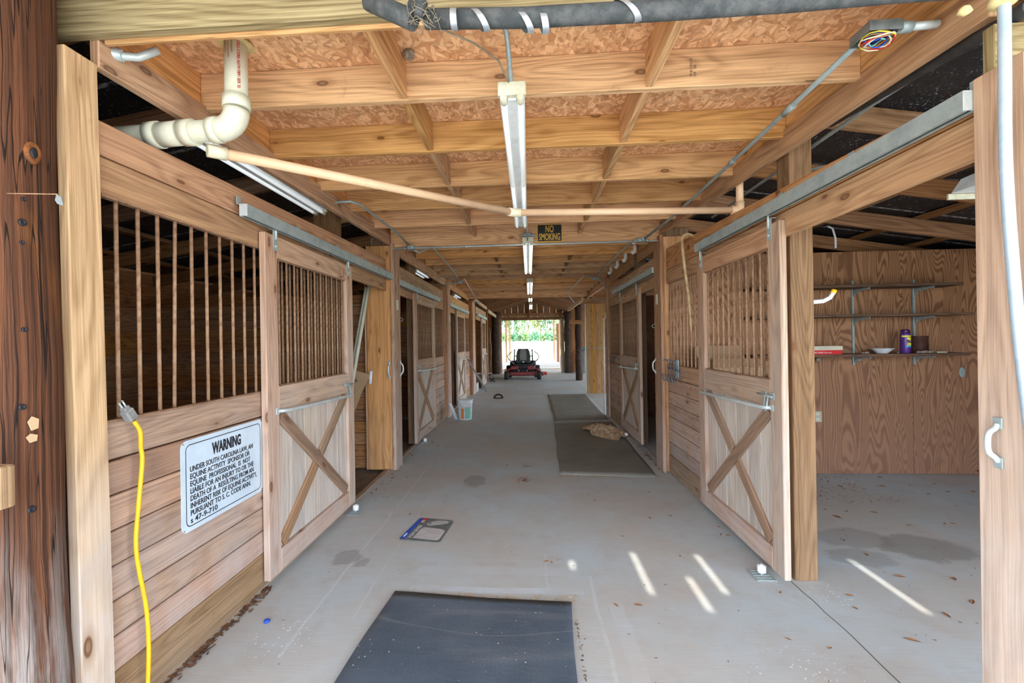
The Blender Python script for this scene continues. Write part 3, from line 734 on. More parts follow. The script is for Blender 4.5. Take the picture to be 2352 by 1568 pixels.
# ================================================================ stall fronts
def stall_front(s, xw, yw0, yw1, yh0, yh1, label, pitch=.1425, jamb_at=None, nb=None, ystrip=None):
    """s -1 left / +1 right, xw face plane. wall yw0..yw1, header yh0..yh1"""
    e = empty('stall_front', (xw, (yw0 + yw1) / 2, 0), label, 'stall wall')
    xa, xb = sorted((xw, xw + s * .036))
    MB().box(xa, xb, yw0, yw1, .008, .21, ch=.004).build('sill_board', 'sill', e)
    z = .214
    while z < 1.04:
        j = R.uniform(0, .002)
        MB().box(xa + j, xb + j, yw0, yw1, z, min(z + .1345, 1.045), ch=.004).build('plank', 'wall', e); z += .1395
    MB().box(xa - .002, xb + .002, yw0, yw1, 1.053, 1.20, ch=.004).build('rail', 'wall', e)
    MB().box(xa, xb, yh0, yh1, 2.093, 2.238, ch=.004).build('header_board', 'header', e)
    b = MB(); b.box(xa, xb, yh0, yh1, 2.243, 2.42, ch=.004)
    t0, t1 = (2.375, 2.46) if s < 0 else (2.335, 2.48)
    for v in b.v:
        if v.z > 2.3 and yh0 < 2: v.z += t0 + (t1 - t0) * (v.y - 1.6) / 3.6 - 2.42
        elif v.z > 2.3: v.z += .045
    b.build('header_board', 'header', e)
    xm = (xa + xb) / 2
    MB().box(xm - .016, xm + .016, yw0 + .01, yw1 - .01, 1.2005, 1.206, ch=.001).build('bar_strip', 'rust', e)
    MB().box(xm - .016, xm + .016, yw0 + .01, yw1 - .01, 2.086, 2.0925, ch=.001).build('bar_strip', 'rust', e)
    y = yw0 + .085
    me = None; k = 0
    while y < yw1 - .03:
        lean = .0 if k != 3 else -.02
        if me is None or lean:
            o = MB().tube([(xm, y + lean, 1.206), (xm, y, 2.088)], .0082, 8).build('bar', 'rust', e)
            if not lean: me = o.data
        else:
            o = bpy.data.objects.new('bar', me); link(o, e, (xm, y, 1.206))
        y += .1035; k += 1
    return e
stall_front(-1, -1.65, 1.665, 4.05, 1.665, 5.215, 'first left stall front with wide open rusty bars, nearest the entrance')
stall_front(-1, -1.65, 6.72, 8.79, 5.46, 8.79, 'second left stall front, behind the door next to the bucket')
stall_front(-1, -1.64, 10.3, 12.44, 9.07, 12.44, 'third left stall front, beyond the white bucket')
stall_front(-1, -1.50, 14.3, 15.9, 12.96, 15.9, 'farthest left stall front near the mower')
stall_front(1, 1.53, 3.02, 5.14, 1.61, 5.14, 'near right stall front with the bridle hooks and cane')
stall_front(1, 1.53, 6.75, 8.77, 5.41, 8.77, 'second right stall front beside the burlap sack')

def track(s, x, y0, y1, z, label):
    """box rail: channel open below"""
    e = empty('door_track', (x, (y0 + y1) / 2, z), label, 'door track')
    x0, x1 = x - .022, x + .022
    b = MB(); b.box(x0, x0 + .004, y0, y1, z, z + .07, ch=.001); b.box(x1 - .004, x1, y0, y1, z, z + .07, ch=.001); b.box(x0 + .004, x1 - .004, y0, y1, z + .066, z + .07, ch=.001)
    b.box(x0 + .004, x0 + .014, y0, y1, z, z + .004, ch=.001); b.box(x1 - .014, x1 - .004, y0, y1, z, z + .004, ch=.001)
    b.build('rail_channel', 'galv', e)
    b = MB(); b.box(x0 - .001, x1 + .001, y0 - .004, y0 + .001, z + .002, z + .069, ch=.001); b.build('end_cap', 'galv_light', e); b = MB(); b.box(x0 - .001, x1 + .001, y1 - .001, y1 + .004, z + .002, z + .069, ch=.001); b.build('end_cap', 'galv_light', e)
    b = MB()
    n = max(2, int((y1 - y0) / .6))
    for i in range(n + 1):
        yy = y0 + .03 + (y1 - y0 - .06) * i / n
        b.box(*sorted((x, x + s * .05)), yy - .02, yy + .02, z + .071, z + .076, ch=.001)
        b.box(*sorted((x + s * .045, x + s * .05)), yy - .02, yy + .02, z + .071, z + .12, ch=.001)
    b.build('track_bracket', 'galv', e)
    return e
track(-1, -1.56 - .02, 2.45, 5.18, 2.212, 'galvanised sliding door track over the first left stall door')
track(-1, -1.585, 5.47, 8.0, 2.190, 'galvanised track over the second left stall door')
track(-1, -1.58, 9.08, 11.9, 2.19, 'galvanised track over the third left stall door')
track(-1, -1.45, 13.0, 15.6, 2.19, 'galvanised track over the farthest left stall door')
track(1, 1.475, 1.606, 4.06, 2.235, 'long galvanised track running over the near right door to the picture edge')
track(1, 1.475, 5.44, 8.0, 2.255, 'galvanised track over the second right stall door')

def pull_bar(e, s, xo, ya, yb, za, zb, mat='galv_light', name='pull_bar'):
    x1 = xo - s * .045
    b = MB()
    b.tube([(xo - s * .004, ya, za), (xo - s * .03, ya + (yb - ya) * .015, za), (x1, ya + (yb - ya) * .05, za + (zb - za) * .05), (x1 - s * .006, (ya + yb) / 2, (za + zb) / 2), (x1, yb - (yb - ya) * .05, zb - (zb - za) * .05), (xo - s * .03, yb - (yb - ya) * .015, zb), (xo - s * .004, yb, zb)], .0125, 8)
    for (yy, zz) in ((ya, za), (yb, zb)):
        b.box(*sorted((xo - s * .001, xo - s * .006)), yy - .02, yy + .02, zz - .02, zz + .02, ch=.002)
    return b.build(name, mat, e)

def stall_door(s, xo, y0, y1, label, open_near, zb=.045, zt=2.185, detail=True, hz=(1.07, 1.035)):
    """xo = aisle-side face; s=-1 left wall, +1 right. open_near: latch edge is the near one"""
    e = empty('stall_door', (xo, (y0 + y1) / 2, zb), label, 'door')
    T = s * .040; xa, xb = sorted((xo, xo + T)); sw = .135
    for (a, c) in ((y0, y0 + sw), (y1 - sw, y1)):
        MB().box(xa, xb, a, c, zb, zt, ch=.004).build('stile', 'door', e)
    a, c = y0 + sw + .001, y1 - sw - .001
    MB().box(xa, xb, a, c, zt - .14, zt - .002, ch=.004).build('rail', 'door', e)
    MB().box(xa, xb, a, c, 1.055, 1.225, ch=.004).build('rail', 'door', e)
    MB().box(xa, xb, a, c, zb + .002, .185, ch=.004).build('rail', 'door', e)
    xm = xo + s * .024
    MB().box(xm - .006, xm + .006, a, c, 1.2255, 1.231, ch=.001).build('bar_strip', 'rust', e)
    MB().box(xm - .006, xm + .006, a, c, zt - .147, zt - .1415, ch=.001).build('bar_strip', 'rust', e)
    nb = int(round((c - a) / .1)); dy = (c - a) / nb; me = None
    for i in range(nb):
        yy = a + dy * (i + .5)
        if me is None: me = MB().tube([(xm, yy, 1.231), (xm, yy, zt - .147)], .0078, 8).build('bar', 'rust', e).data
        else: link(bpy.data.objects.new('bar', me), e, (xm, yy, 1.231))
    np_ = 6; dy = (c - a) / np_; xp0, xp1 = sorted((xo + s * .026, xo + s * .038))
    for i in range(np_):
        MB().box(xp0, xp1, a + dy * i + .0025, a + dy * (i + 1) - .0025, .186, 1.054, grain='z', ch=.002).build('panel_board', 'panel', e)
    xbr = xo + s * .0155
    MB().beam((xbr, a + .035, 1.03), (xbr, c - .035, .21), .085, .020, upv=(0, 0, 1)).build('brace', 'brace', e)
    za, zc, ya, yc = .21, 1.03, a + .035, c - .035; ym, zm = (ya + yc) / 2, (za + zc) / 2; dn = Vector((0, yc - ya, zc - za)).normalized()
    MB().beam((xbr, ya, za), Vector((xbr, ym, zm)) - dn * .052, .085, .020).build('brace', 'brace', e)
    MB().beam(Vector((xbr, ym, zm)) + dn * .052, (xbr, yc, zc), .085, .020).build('brace', 'brace', e)
    ha, hb = (a + .03, c - .02) if not open_near else (c - .02, a + .03)
    pull_bar(e, s, xo, y0 + .11, y1 - .13, hz[0], hz[1])
    # hangers
    for yy in (y0 + .11, y1 - .10):
        h = MB(); h.box(*sorted((xo - s * .001, xo - s * .005)), yy - .026, yy + .026, zt - .10, zt + .035, ch=.002)
        h.box(*sorted((xo + s * .028, xo - s * .005)), yy - .026, yy + .026, zt + .031, zt + .036, ch=.002)
        h = h.build('hanger', 'galv', e)
        q = MB(); q.tube([(xo + s * .012 - s * .02, yy, zt - .02), (xo + s * .012 - s * .02, yy, zt + .075)], .006, 8)
        for zz in (zt - .07, zt - .02): q.lathe([(.009, 0), (.009, .006)], (xo - s * .005, yy, zz), 6, ax=(YA, ZA, Vector((-s, 0, 0))))
        q.build('bolt', 'galv_light', h)
    # latch
    yl = (y0 + sw * .75) if open_near else (y1 - sw * .75); dirn = 1 if open_near else -1
    b = MB(); xl = xo - s * .02
    b.box(*sorted((xo - s * .001, xo - s * .007)), yl - .022, yl + .022, 1.105, 1.15, ch=.002)
    b.box(*sorted((xo - s * .001, xo - s * .007)), yl + dirn * .09 - .02, yl + dirn * .09 + .02, 1.11, 1.148, ch=.002)
    b.tube([(xl, yl - dirn * .03, 1.125), (xl, yl + dirn * .15, 1.13)], .006, 8)
    b.tube([(xl, yl + dirn * .05, 1.13), (xl - s * .01, yl + dirn * .052, 1.05), (xl - s * .01, yl + dirn * .030, 1.03), (xl - s * .01, yl + dirn * .02, 1.05), (xl, yl + dirn * .02, 1.12)], .006, 8)
    b.build('latch', 'galv', e)
    return e
stall_door(-1, -1.60, 2.685, 4.06, 'near left sliding door with crossed braces, right of the warning sign', False)
stall_door(-1, -1.605, 6.37, 7.72, 'second left sliding door, dark edged, nearer than the bucket', True)
stall_door(-1, -1.60, 10.05, 11.4, 'third left sliding door, behind the white bucket', True)
stall_door(-1, -1.46, 14.1, 15.4, 'farthest left sliding door, whitish, beside the mower', True)
stall_door(1, 1.49, 2.79, 4.12, 'near right sliding door, pale weathered with crossed braces', True, hz=(1.055, 1.03))
stall_door(1, 1.495, 6.28, 7.62, 'second right sliding door beside the burlap sack', True)

# rollers and floor guides
def guide(s, x, y, label):
    e = empty('floor_guide', (x, y, 0), label, 'door guide')
    b = MB()
    for i in range(5): b.box(x - .06, x + .05, y - .07 + i * .03, y - .062 + i * .03, .001, .007, ch=.001)
    b.box(x - .062, x - .052, y - .075, y + .063, .001, .008, ch=.001); b.box(x + .045, x + .055, y - .075, y + .063, .001, .008, ch=.001)
    b.build('grid_plate', 'galv', e)
    MB().lathe([(.006, .006), (.006, .02), (.024, .022), (.026, .028), (.026, .062), (.022, .066), (.008, .068), (.008, .072)], (x, y, 0), 16).build('roller', 'white', e)
    return e
guide(-1, -1.545, 3.92, 'white roller on a floor plate under the near left door')
guide(1, 1.43, 2.94, 'white roller on a floor plate under the near right door')
guide(-1, -1.55, 6.62, 'white roller on the floor at the second left door')
guide(1, 1.44, 6.95, 'white roller on the floor at the second right door')

# ================================================================ plank swing door and far right things
pd = empty('plank_door', (1.9, 12.36, .02), 'golden plank door standing open across the right side, far down the aisle', 'door')
xx = 1.53
for i in range(6):
    MB().box(xx, xx + .132, 12.35, 12.372, .02, 2.43, ch=.003).build('plank', 'plank', pd); xx += .135
MB().box(1.512, 1.528, 12.345, 12.39, .02, 2.43, ch=.003).build('edge_strip', 'galv_light', pd)
b = MB(); b.tube([(1.68, 12.349, 1.24), (1.69, 12.31, 1.24), (2.3, 12.31, 1.24), (2.31, 12.349, 1.24)], .010, 8); b.build('handle_bar', 'galv_light', pd)
def logp(x, y, r, z1, label):
    b = MB(); b.tube([(x + .01 * math.sin(i * 2.1), y, z1 * i / 8) for i in range(9)], [r * (1 + .04 * math.sin(i * 1.7)) for i in range(9)], 16)
    return b.build('log_post', 'log_dark', label=label, cat='post')
logp(1.78, 16.5, .125, 2.7, 'black round log post on the right, nearer of the two by the far opening')
logp(1.72, 20.2, .17, 2.7, 'thick dark log post at the right side of the far opening')
logp(-1.45, 20.0, .19, 2.72, 'dark log post at the left side of the far opening')
MB().box(1.45, 2.9, 16.36, 16.40, 2.02, 2.16).build('cross_beam', 'rafter', label='short dark board nailed across the far right log', cat='board')
MB().box(1.40, 1.56, 20.30, 20.46, 0, 2.42).build('trim_2', 'front', kind='structure')
MB().box(-1.30, -1.22, 20.35, 20.50, 0, 2.42).build('trim_3', 'post', kind='structure')
MB().box(-1.60, -1.56, 17.2, 17.24, 0, 2.6).build('trim_4', 'front', kind='structure')
MB().box(-1.56, -1.52, 12.97, 13.5, 0, .25).build('trim_5', 'panel', kind='structure')
tk = empty('gas_tank', (2.45, 20.0, 0), 'grey cylindrical tank standing beyond the far right logs', 'tank')
MB().lathe([(.18, 0), (.19, .03), (.19, .9), (.16, .98), (.06, 1.02)], (2.42, 20.0, 0), 20).build('body', 'tank', tk)
MB().lathe([(.05, 1.02), (.05, 1.08), (.02, 1.12)], (2.42, 20.0, 0), 12).build('valve', 'cyan', tk)
MB().box(1.8, 5.6, 20.62, 20.66, 0, 2.9, grain='z', ch=.001).build('wall_right_back', 'inner', kind='structure')

# gable over the far opening: header, boards with light showing between, king post
gb = empty('wall_back', (0, 20.5, 2.36), kind='structure')
MB().box(-1.45, 1.62, 20.48, 20.52, 2.36, 2.52).build('header_board', 'rafter', gb)
MB().box(-1.45, 1.62, 20.50, 20.54, 2.525, 2.68).build('header_board', 'rafter', gb)
xx = -1.62
while xx < 1.75:
    hgt = 3.36 - .30 * max(abs(xx - .07), abs(xx + .27 - .07))
    MB().box(xx, xx + .272, 20.56, 20.575, 2.60, max(hgt, 2.75), ch=.001, grain='z').build('siding_board', 'rafter', gb); xx += .287
MB().box(.0, .10, 20.44, 20.478, 2.40, 3.28).build('king_post', 'rafter', gb)
MB().box(-1.27, -1.18, 20.44, 20.478, 2.40, 2.98).build('stud', 'rafter', gb)
for sx in (-1, 1): MB().beam((.05 + sx * .02, 20.45, 3.24), (.05 + sx * 1.75, 20.45, 2.72), .12, .038).build('gable_rafter', 'rafter', gb)
MB().box(-1.98, -1.62, 20.56, 20.6, 0, 2.9, ch=.001, grain='z').build('wall_back_left', 'inner', kind='structure')
MB().box(1.62, 2.0, 20.56, 20.6, 0, 2.9, ch=.001, grain='z').build('wall_back_right', 'inner', kind='structure')
# slim rails running down to the gable on the left and right
MB().box(-1.5, -1.46, 12.3, 16.0, 2.56, 2.66).build('trim_6', 'front', kind='structure')
MB().box(1.43, 1.47, 12.3, 16.8, 2.50, 2.62).build('trim_7', 'front', kind='structure')
MB().box(-1.45, -1.41, 16.1, 20.2, 2.46, 2.58).build('trim_8', 'front', kind='structure')

# ================================================================ lamps
def fixture(x, y0, y1, z, label, lit, group='fluorescent lights along the aisle'):
    e = empty('strip_light', (x, (y0 + y1) / 2, z), label, 'lamp')
    mt = 'lampwhite'
    b = MB()
    prof = [(-.058, 0), (-.058, .045), (.058, .045), (.058, 0), (.022, -.006), (.018, -.022), (-.018, -.022), (-.022, -.006)]
    b.prism([(x + px, y0 + .03, z + pz) for px, pz in prof], (0, y1 - y0 - .06, 0)); b.build('housing', mt, e)
    for yy in (y0, y1 - .03):
        b = MB(); b.box(x - .064, x + .064, yy, yy + .03, z - .012, z + .05, ch=.003)
        for sx in (-.038, .038): b.lathe([(.016, 0), (.016, .05), (.012, .062)], (x + sx, yy - .002 if yy == y0 else yy + .03, z - .022), 10, ax=(XA, ZA, -YA if yy != y0 else YA))
        b.build('end_cap', 'lampcream', e)
    for sx in (-.038, .038):
        n = 2 if y1 - y0 > 2 else 1
        for i in range(n):
            a = y0 + .04 + (y1 - y0 - .08) * i / n; c = y0 + .04 + (y1 - y0 - .08) * (i + 1) / n - .01
            MB().tube([(x + sx, a, z - .022), (x + sx, c, z - .022)], .013, 10).build('tube', 'tube' if lit else 'tube_near', e)
    return e
fixture(-.060, 2.05, 4.46, 2.615, 'long white strip light nearest the entrance, hanging from the joists', False)
fixture(.005, 5.12, 7.5, 2.60, 'second strip light, just beyond the no smoking board', True)  # unlit lamp; its glow is added to brighten the aisle
fixture(.035, 8.75, 11.1, 2.62, 'third strip light down the aisle', True)
fixture(.06, 12.1, 14.5, 2.72, 'fourth strip light, far down the aisle', True)
fixture(.09, 16.2, 18.6, 2.75, 'farthest strip light, hanging before the gable', True)
fixture(-1.76, 2.25, 3.78, 2.62, 'white strip light tucked behind the left stringer above the first stall', False)
fixture(-1.74, 6.8, 7.7, 2.60, 'small white strip light behind the left stringer above the second stall', False)
fixture(-1.78, 10.6, 11.6, 2.60, 'small white strip light behind the left stringer above the third stall', False)
# reflector light in the right bay
e = empty('reflector_light', (2.95, 2.9, 2.40), 'white enamelled reflector light hanging in the right bay behind the jamb', 'lamp')
MB().prism([(2.62, 2.98, 2.36), (2.62, 2.76, 2.36), (2.66, 2.80, 2.44), (2.70, 2.84, 2.46), (2.70, 2.92, 2.46), (2.66, 2.96, 2.44)], (1.3, 0, 0)).build('reflector', 'lampwhite', e)
MB().box(2.61, 3.92, 2.985, 3.0, 2.325, 2.36, ch=.002).build('lip', 'lampcream', e)
# little white connectors beside the right stringer
for i, (x, y) in enumerate(((1.37, 5.92), (1.38, 6.53), (1.385, 7.14), (1.39, 7.75))):
    b = MB(); b.tube([(x, y, 2.692), (x, y, 2.63), (x - .012, y - .01, 2.60), (x - .035, y - .02, 2.585)], [.024, .024, .024, .026], 10)
    b.build('pipe_elbow', 'white', label='short white pipe elbow hanging below a joist beside the right stringer', cat='pipe', group='white elbows beside the right stringer')

# ================================================================ pipes and conduits
e = empty('drain_pipe', (-1.30, 2.0, 2.45), 'thick cream drain pipe with an elbow below the strand board', 'pipe')
X0 = -1.315
MB().tube([(X0, 2.0, 2.872), (X0, 2.0, 2.61)], .048, 20).build('pipe_section', 'pvc', e)
b = MB(); b.tube([(X0, 2.0, 2.625), (X0, 2.0, 2.57)], .058, 20); b.tube(arc((X0 - .085, 2.0, 2.565), .085, 0, -PI / 2, 8, XA, ZA), .054, 20)
b.tube([(X0 - .08, 2.0, 2.480), (X0 - .12, 2.0, 2.478)], .058, 20); b.build('elbow', 'pvc', e)
MB().tube([(X0 - .12, 2.0, 2.478), (-2.1, 2.0, 2.458)], .048, 20).build('pipe_section', 'pvc', e)
b = MB(); b.tube([(-1.515, 2.0, 2.474), (-1.57, 2.0, 2.472)], .058, 20); b.tube([(-1.58, 2.0, 2.473), (-1.68, 2.0, 2.468)], .054, 20); b.tube([(-1.68, 2.0, 2.469), (-1.73, 2.0, 2.467)], .060, 20); b.build('coupling', 'pvc', e)
b = MB(); b.lathe([(.075, 0), (.07, .006), (.052, .01), (.050, .012)], (X0, 2.0, 2.862), 18); b.build('sealant_ring', 'spray', e)
for i in range(3):
    xx = X0 - .02 + .016 * i; b = MB(); b.tube([(xx, 1.9525, 2.862), (xx, 1.951, 2.82), (xx + .002, 1.951, 2.80 - .02 * (i % 2))], .002, 6); b.build('glue_drip', 'rust', e)
text('red_print', 'CELL CORE ASTM F891 SER 35', .018, (X0 + .030, 1.9620, 2.86), (0, 0, -1), (1, .5, 0), 'redprint', e, sx=.9)
e = empty('branch_pipe', (0, 3.0, 2.44), 'thin salmon pipe crossing the aisle below the joists', 'pipe')
A, Bp, Cp = Vector((-1.50, 2.04, 2.41)), Vector((-.10, 3.50, 2.475)), Vector((1.575, 3.50, 2.44))
MB().tube([A + (Bp - A) * .04, Bp - (Bp - A) * .02], .026, 14).build('pipe_section', 'cpvc', e)
MB().tube([Bp + (Cp - Bp) * .02, Cp - (Cp - Bp) * .02], .026, 14).build('pipe_section', 'cpvc', e)
d1 = (Bp - A).normalized(); d2 = (Cp - Bp).normalized()
b = MB(); b.tube([Bp - d1 * .055, Bp, Bp + d2 * .055], .032, 14); b.build('coupling', 'cpvc_joint', e)
b = MB(); b.tube([A + d1 * .01, A + d1 * .09], .031, 14); b.build('coupling', 'cpvc_joint', e)
b = MB(); b.tube([Cp - d2 * .05, Cp - d2 * .012, Cp + Vector((.012, 0, .012)), Cp + Vector((.012, 0, .06))], .032, 14); b.build('elbow', 'cpvc', e)
MB().tube([Cp + Vector((.012, 0, .05)), Cp + Vector((.012, 0, .30))], .026, 14).build('pipe_section', 'cpvc', e)
b = MB(); p = Bp - d1 * .13
b.tube([p + Vector((0, 0, -.022)), p + Vector((.0, .02, .0)), p + Vector((0, 0, .022)), p + Vector((0, .0, .09))], .0025, 6); b.build('hanger_wire', 'rust', e)
# black foam pipe across the top
e = empty('insulated_pipe', (0, 1.4, 2.48), 'black foam covered pipe with silver tape across the top of the picture', 'pipe')
pts = [(-.31, 1.42, 2.515), (0, 1.40, 2.487), (.4, 1.39, 2.478), (.8, 1.39, 2.482), (1.1, 1.39, 2.492), (1.5, 1.42, 2.515)]
MB().tube(pts, .029, 16).build('foam_sleeve', 'foam', e)
MB().tube([(-.50, 1.44, 2.60), (-.345, 1.41, 2.505)], .030, 14).build('foam_sleeve', 'foam', e)
for (x, lean) in ((-.215, 0), (-.135, .03), (.0, .03), (.06, .01), (.31, .045)):
    zc = 2.503 - .055 * (x + .31) / .6 if x < .1 else 2.480
    b = MB(); b.tube([(x - .010, 1.40, zc + .0), (x + .010, 1.40, zc)], .0302, 20, caps=False)
    for v in b.v: v.x += lean * .7 * (v.z - zc) / -.03; v.z += -.045 * (v.x - x) if x < .1 else 0; v.y -= .012 * (x > .2)
    b.build('tape_band', 'tape', e)
b = MB()
for i in range(34):
    p = Vector((-.325 + R.uniform(-.02, .05), 1.372 + R.uniform(-.004, .03), 2.50 + R.uniform(-.02, .045)))
    b.tube([p, p + Vector((R.uniform(-.03, .03), R.uniform(-.01, .01), R.uniform(-.03, .03))), p + Vector((R.uniform(-.05, .05), R.uniform(-.01, .01), R.uniform(-.04, .03)))], .0013, 4)
b.build('cobweb_tuft', 'web', e, kind='stuff')
MB().tube([(-.355, 1.40, 2.55), (-.318, 1.39, 2.535), (-.325, 1.385, 2.50)], [.012, .024, .014], 9).build('torn_end', 'foam', e)
text('white_print', '00871CC3  7/2-4', .016, (.70, 1.3605, 2.472), XA, ZA, 'palegrey', e)
MB().tube([(1.585, 1.52, 2.52), (1.635, 1.68, 2.555), (1.655, 2.0, 2.60), (1.67, 2.6, 2.66)], .024, 14).build('water_pipe', 'blackpipe', label='black plastic pipe running back along the right stringer at the top right', cat='pipe')
MB().lathe([(.004, 0), (.018, .008), (.013, .022), (.004, .028)], (1.285, 1.41, 2.425), 9).build('foam_crumb', 'spray', label='small crumb of yellow foam stuck under the black pipe at the upper right', cat='foam')
b = MB(); b.tube(smooth([(1.385, 1.40, 2.70), (1.383, 1.40, 2.30), (1.381, 1.40, 2.0), (1.395, 1.40, 1.70), (1.418, 1.40, 1.4), (1.463, 1.40, 1.0), (1.53, 1.40, .55)]), .0145, 16)
b.build('wall_conduit', 'galv_blue', label='blue grey bent conduit running down the right picture edge', cat='conduit')
b = MB(); b.lathe([(.02, 0), (.034, .01), (.03, .03), (.015, .04)], (1.385, 1.405, 2.44), 12)
b.build('foam_blob', 'spray', label='yellow spray foam around the conduit at the upper right corner', cat='foam')

def conduit(pts, label, r=.011, mat='galv', couplings=()):
    b = MB(); b.tube(pts, r, 10)
    for p, q in couplings: b.tube([p, q], r * 1.45, 10)
    return b.build('conduit', mat, label=label, cat='conduit')
conduit([(-.085, 1.72, 2.862), (-.083, 1.95, 2.858), (-.072, 2.0, 2.80), (-.064, 2.055, 2.665)], 'short conduit dropping to the nearest strip light')
conduit([(1.325, 1.90, 2.655), (1.36, 2.6, 2.665), (1.39, 3.7, 2.665), (1.40, 4.6, 2.66), (1.30, 5.15, 2.60)], 'long straight conduit below the joists on the right', r=.0125, couplings=(((1.352, 2.38, 2.662), (1.356, 2.48, 2.663)), ((1.372, 3.1, 2.665), (1.375, 3.16, 2.665))))
conduit([(-1.59, 5.205, 2.578), (1.46, 5.205, 2.585)], 'straight conduit crossing the aisle under the no smoking board', r=.011, mat='galv_light', couplings=(((-.72, 5.205, 2.580), (-.69, 5.205, 2.580)),))
conduit([(-1.69, 3.74, 2.676), (-1.47, 3.72, 2.676), (-1.42, 3.8, 2.672), (-1.41, 4.4, 2.672), (-1.40, 4.85, 2.67), (-1.36, 5.19, 2.60)], 'bent conduit below the joists on the left')
conduit([(-1.33, 5.23, 2.56), (-1.27, 5.28, 2.54), (-1.20, 5.36, 2.60), (-1.19, 5.6, 2.675), (-1.25, 7.5, 2.675), (-1.27, 8.3, 2.60)], 'conduit on the left between the first and second junction boxes')
conduit([(-1.23, 8.35, 2.58), (-1.20, 8.5, 2.66), (-1.40, 11.6, 2.67), (-1.42, 12.6, 2.56)], 'conduit on the left between the second and third junction boxes')
conduit([(-1.62, 8.2, 2.66), (-1.42, 8.15, 2.66), (-1.32, 8.32, 2.58)], 'short curved conduit into the second left junction box', r=.009)
conduit([(-1.62, 8.45, 2.53), (-1.45, 8.42, 2.56), (-1.33, 8.40, 2.57)], 'lower curved conduit into the second left junction box', r=.009)
conduit([(1.20, 5.25, 2.57), (1.27, 5.6, 2.675), (1.28, 7.4, 2.675), (1.24, 8.35, 2.60)], 'conduit on the right between the first and second junction boxes')
conduit([(1.22, 8.4, 2.60), (1.04, 8.6, 2.67), (1.0, 11.8, 2.66), (1.30, 13.0, 2.52)], 'far conduit on the right below the joists')
conduit([(1.30, 8.4, 2.60), (1.40, 8.7, 2.5), (1.50, 8.75, 2.45)], 'short conduit dropping to the second right post', r=.009)
conduit([(.0, 4.5, 2.60), (.0, 5.12, 2.61)], 'short conduit joining the first two strip lights', r=.009)
conduit([(-1.66, 1.70, 2.66), (-1.61, 1.72, 2.655), (-1.56, 1.75, 2.665), (-1.50, 1.78, 2.71)], 'curved conduit stub at the top of the left entrance post', r=.016, mat='galv_light', couplings=(((-1.66, 1.70, 2.66), (-1.60, 1.722, 2.656)),))
conduit([(1.90, 1.75, 2.62), (1.80, 2.0, 2.68), (1.78, 2.5, 2.68), (1.82, 4.6, 2.67)], 'conduit under the black roof of the right bay')
conduit([(2.05, 3.0, 2.50), (1.95, 3.1, 2.60), (1.85, 3.4, 2.64)], 'curved conduit stub beside the treated post in the right bay', r=.010)
conduit([(3.10, 4.9, 2.62), (3.16, 4.92, 2.60), (3.20, 4.94, 2.50), (3.20, 4.94, 2.40)], 'curved cable end above the plywood wall', r=.010, mat='white')
def jbox(x, y, z, label, s=.055):
    e = empty('junction_box', (x, y, z), label, 'junction box')
    MB().lathe([(s * .9, 0), (s, .006), (s, .034), (s * .96, .04)], (x, y, z), 14).build('box_body', 'galv', e)
    b = MB()
    for a in range(4): b.tube([(x + math.cos(a * PI / 2) * s * .9, y + math.sin(a * PI / 2) * s * .9, z + .02), (x + math.cos(a * PI / 2) * s * 1.5, y + math.sin(a * PI / 2) * s * 1.5, z + .02)], .014, 8)
    b.build('connector', 'galv', e); return e
jbox(-1.345, 5.18, 2.555, 'junction box at the left end of the crossing conduit')
jbox(1.27, 5.18, 2.565, 'junction box at the right end of the crossing conduit')
jbox(0, 5.16, 2.655, 'junction box above the second strip light')
jbox(-1.27, 8.38, 2.555, 'second junction box along the left side')
jbox(1.23, 8.40, 2.565, 'second junction box along the right side')
jbox(-1.42, 12.65, 2.53, 'farthest junction box on the left')
# open box with coloured wires
e = empty('open_junction_box', (1.35, 1.82, 2.66), 'open junction box spilling coloured wires at the upper right', 'junction box')
b = MB(); b.box(1.285, 1.405, 1.775, 1.885, 2.665, 2.669, ch=.001)
for (a0, a1, c0, c1) in ((1.285, 1.405, 1.775, 1.778), (1.285, 1.405, 1.882, 1.885), (1.285, 1.288, 1.778, 1.882), (1.402, 1.405, 1.778, 1.882)): b.box(a0, a1, c0, c1, 2.63, 2.665, ch=.0005)
b.build('box_body', 'outlet_grey', e)
wires = [('red', .045, 0), ('blue', .038, .3), ('yellowprint', .050, .6), ('card', .043, 1.2), ('orangeprint', .034, 2.0), ('greenprint', .022, .9), ('cpvc_joint', .052, 2.6), ('blue', .030, 3.1), ('redprint', .048, 3.9), ('cpvc_joint', .038, 4.6)]
for i, (c, r, ph) in enumerate(wires):
    pts = []
    for k in range(13):
        a = ph + k * .52; pts.append((1.348 + math.cos(a) * r * 1.1, 1.828 + math.sin(a) * r, 2.632 - .002 * i + .008 * math.sin(a * 2 + ph)))
    MB().tube(pts, .0028, 6).build('wire', c, e)
MB().tube([(1.40, 1.80, 2.65), (1.45, 1.80, 2.65)], .021, 12).build('connector', 'galv', e)
MB().tube([(1.445, 1.80, 2.65), (1.545, 1.80, 2.655)], .015, 14).build('conduit_stub', 'galv_light', e)
# thin brown cable near first strip light
b = MB(); b.tube([(-.33, 1.66, 2.66), (-.20, 1.80, 2.68), (-.11, 1.92, 2.68), (-.08, 2.02, 2.66), (-.055, 2.15, 2.66)], .004, 6)
b.build('loose_cable', 'web', label='thin tan cable curving down to the nearest strip light', cat='cable')
# wasp nest by the blocking
b = MB(); b.lathe([(.012, 0), (.026, .01), (.028, .03), (.015, .045), (.004, .05)], (-.545, 2.12, 2.83), 9); b.build('wasp_nest', plain('nest_paper', (.40, .33, .25), (.15, .11, .08), 60, .9, 0, .8), label='small grey wasp nest stuck under the strand board near the top', cat='nest')

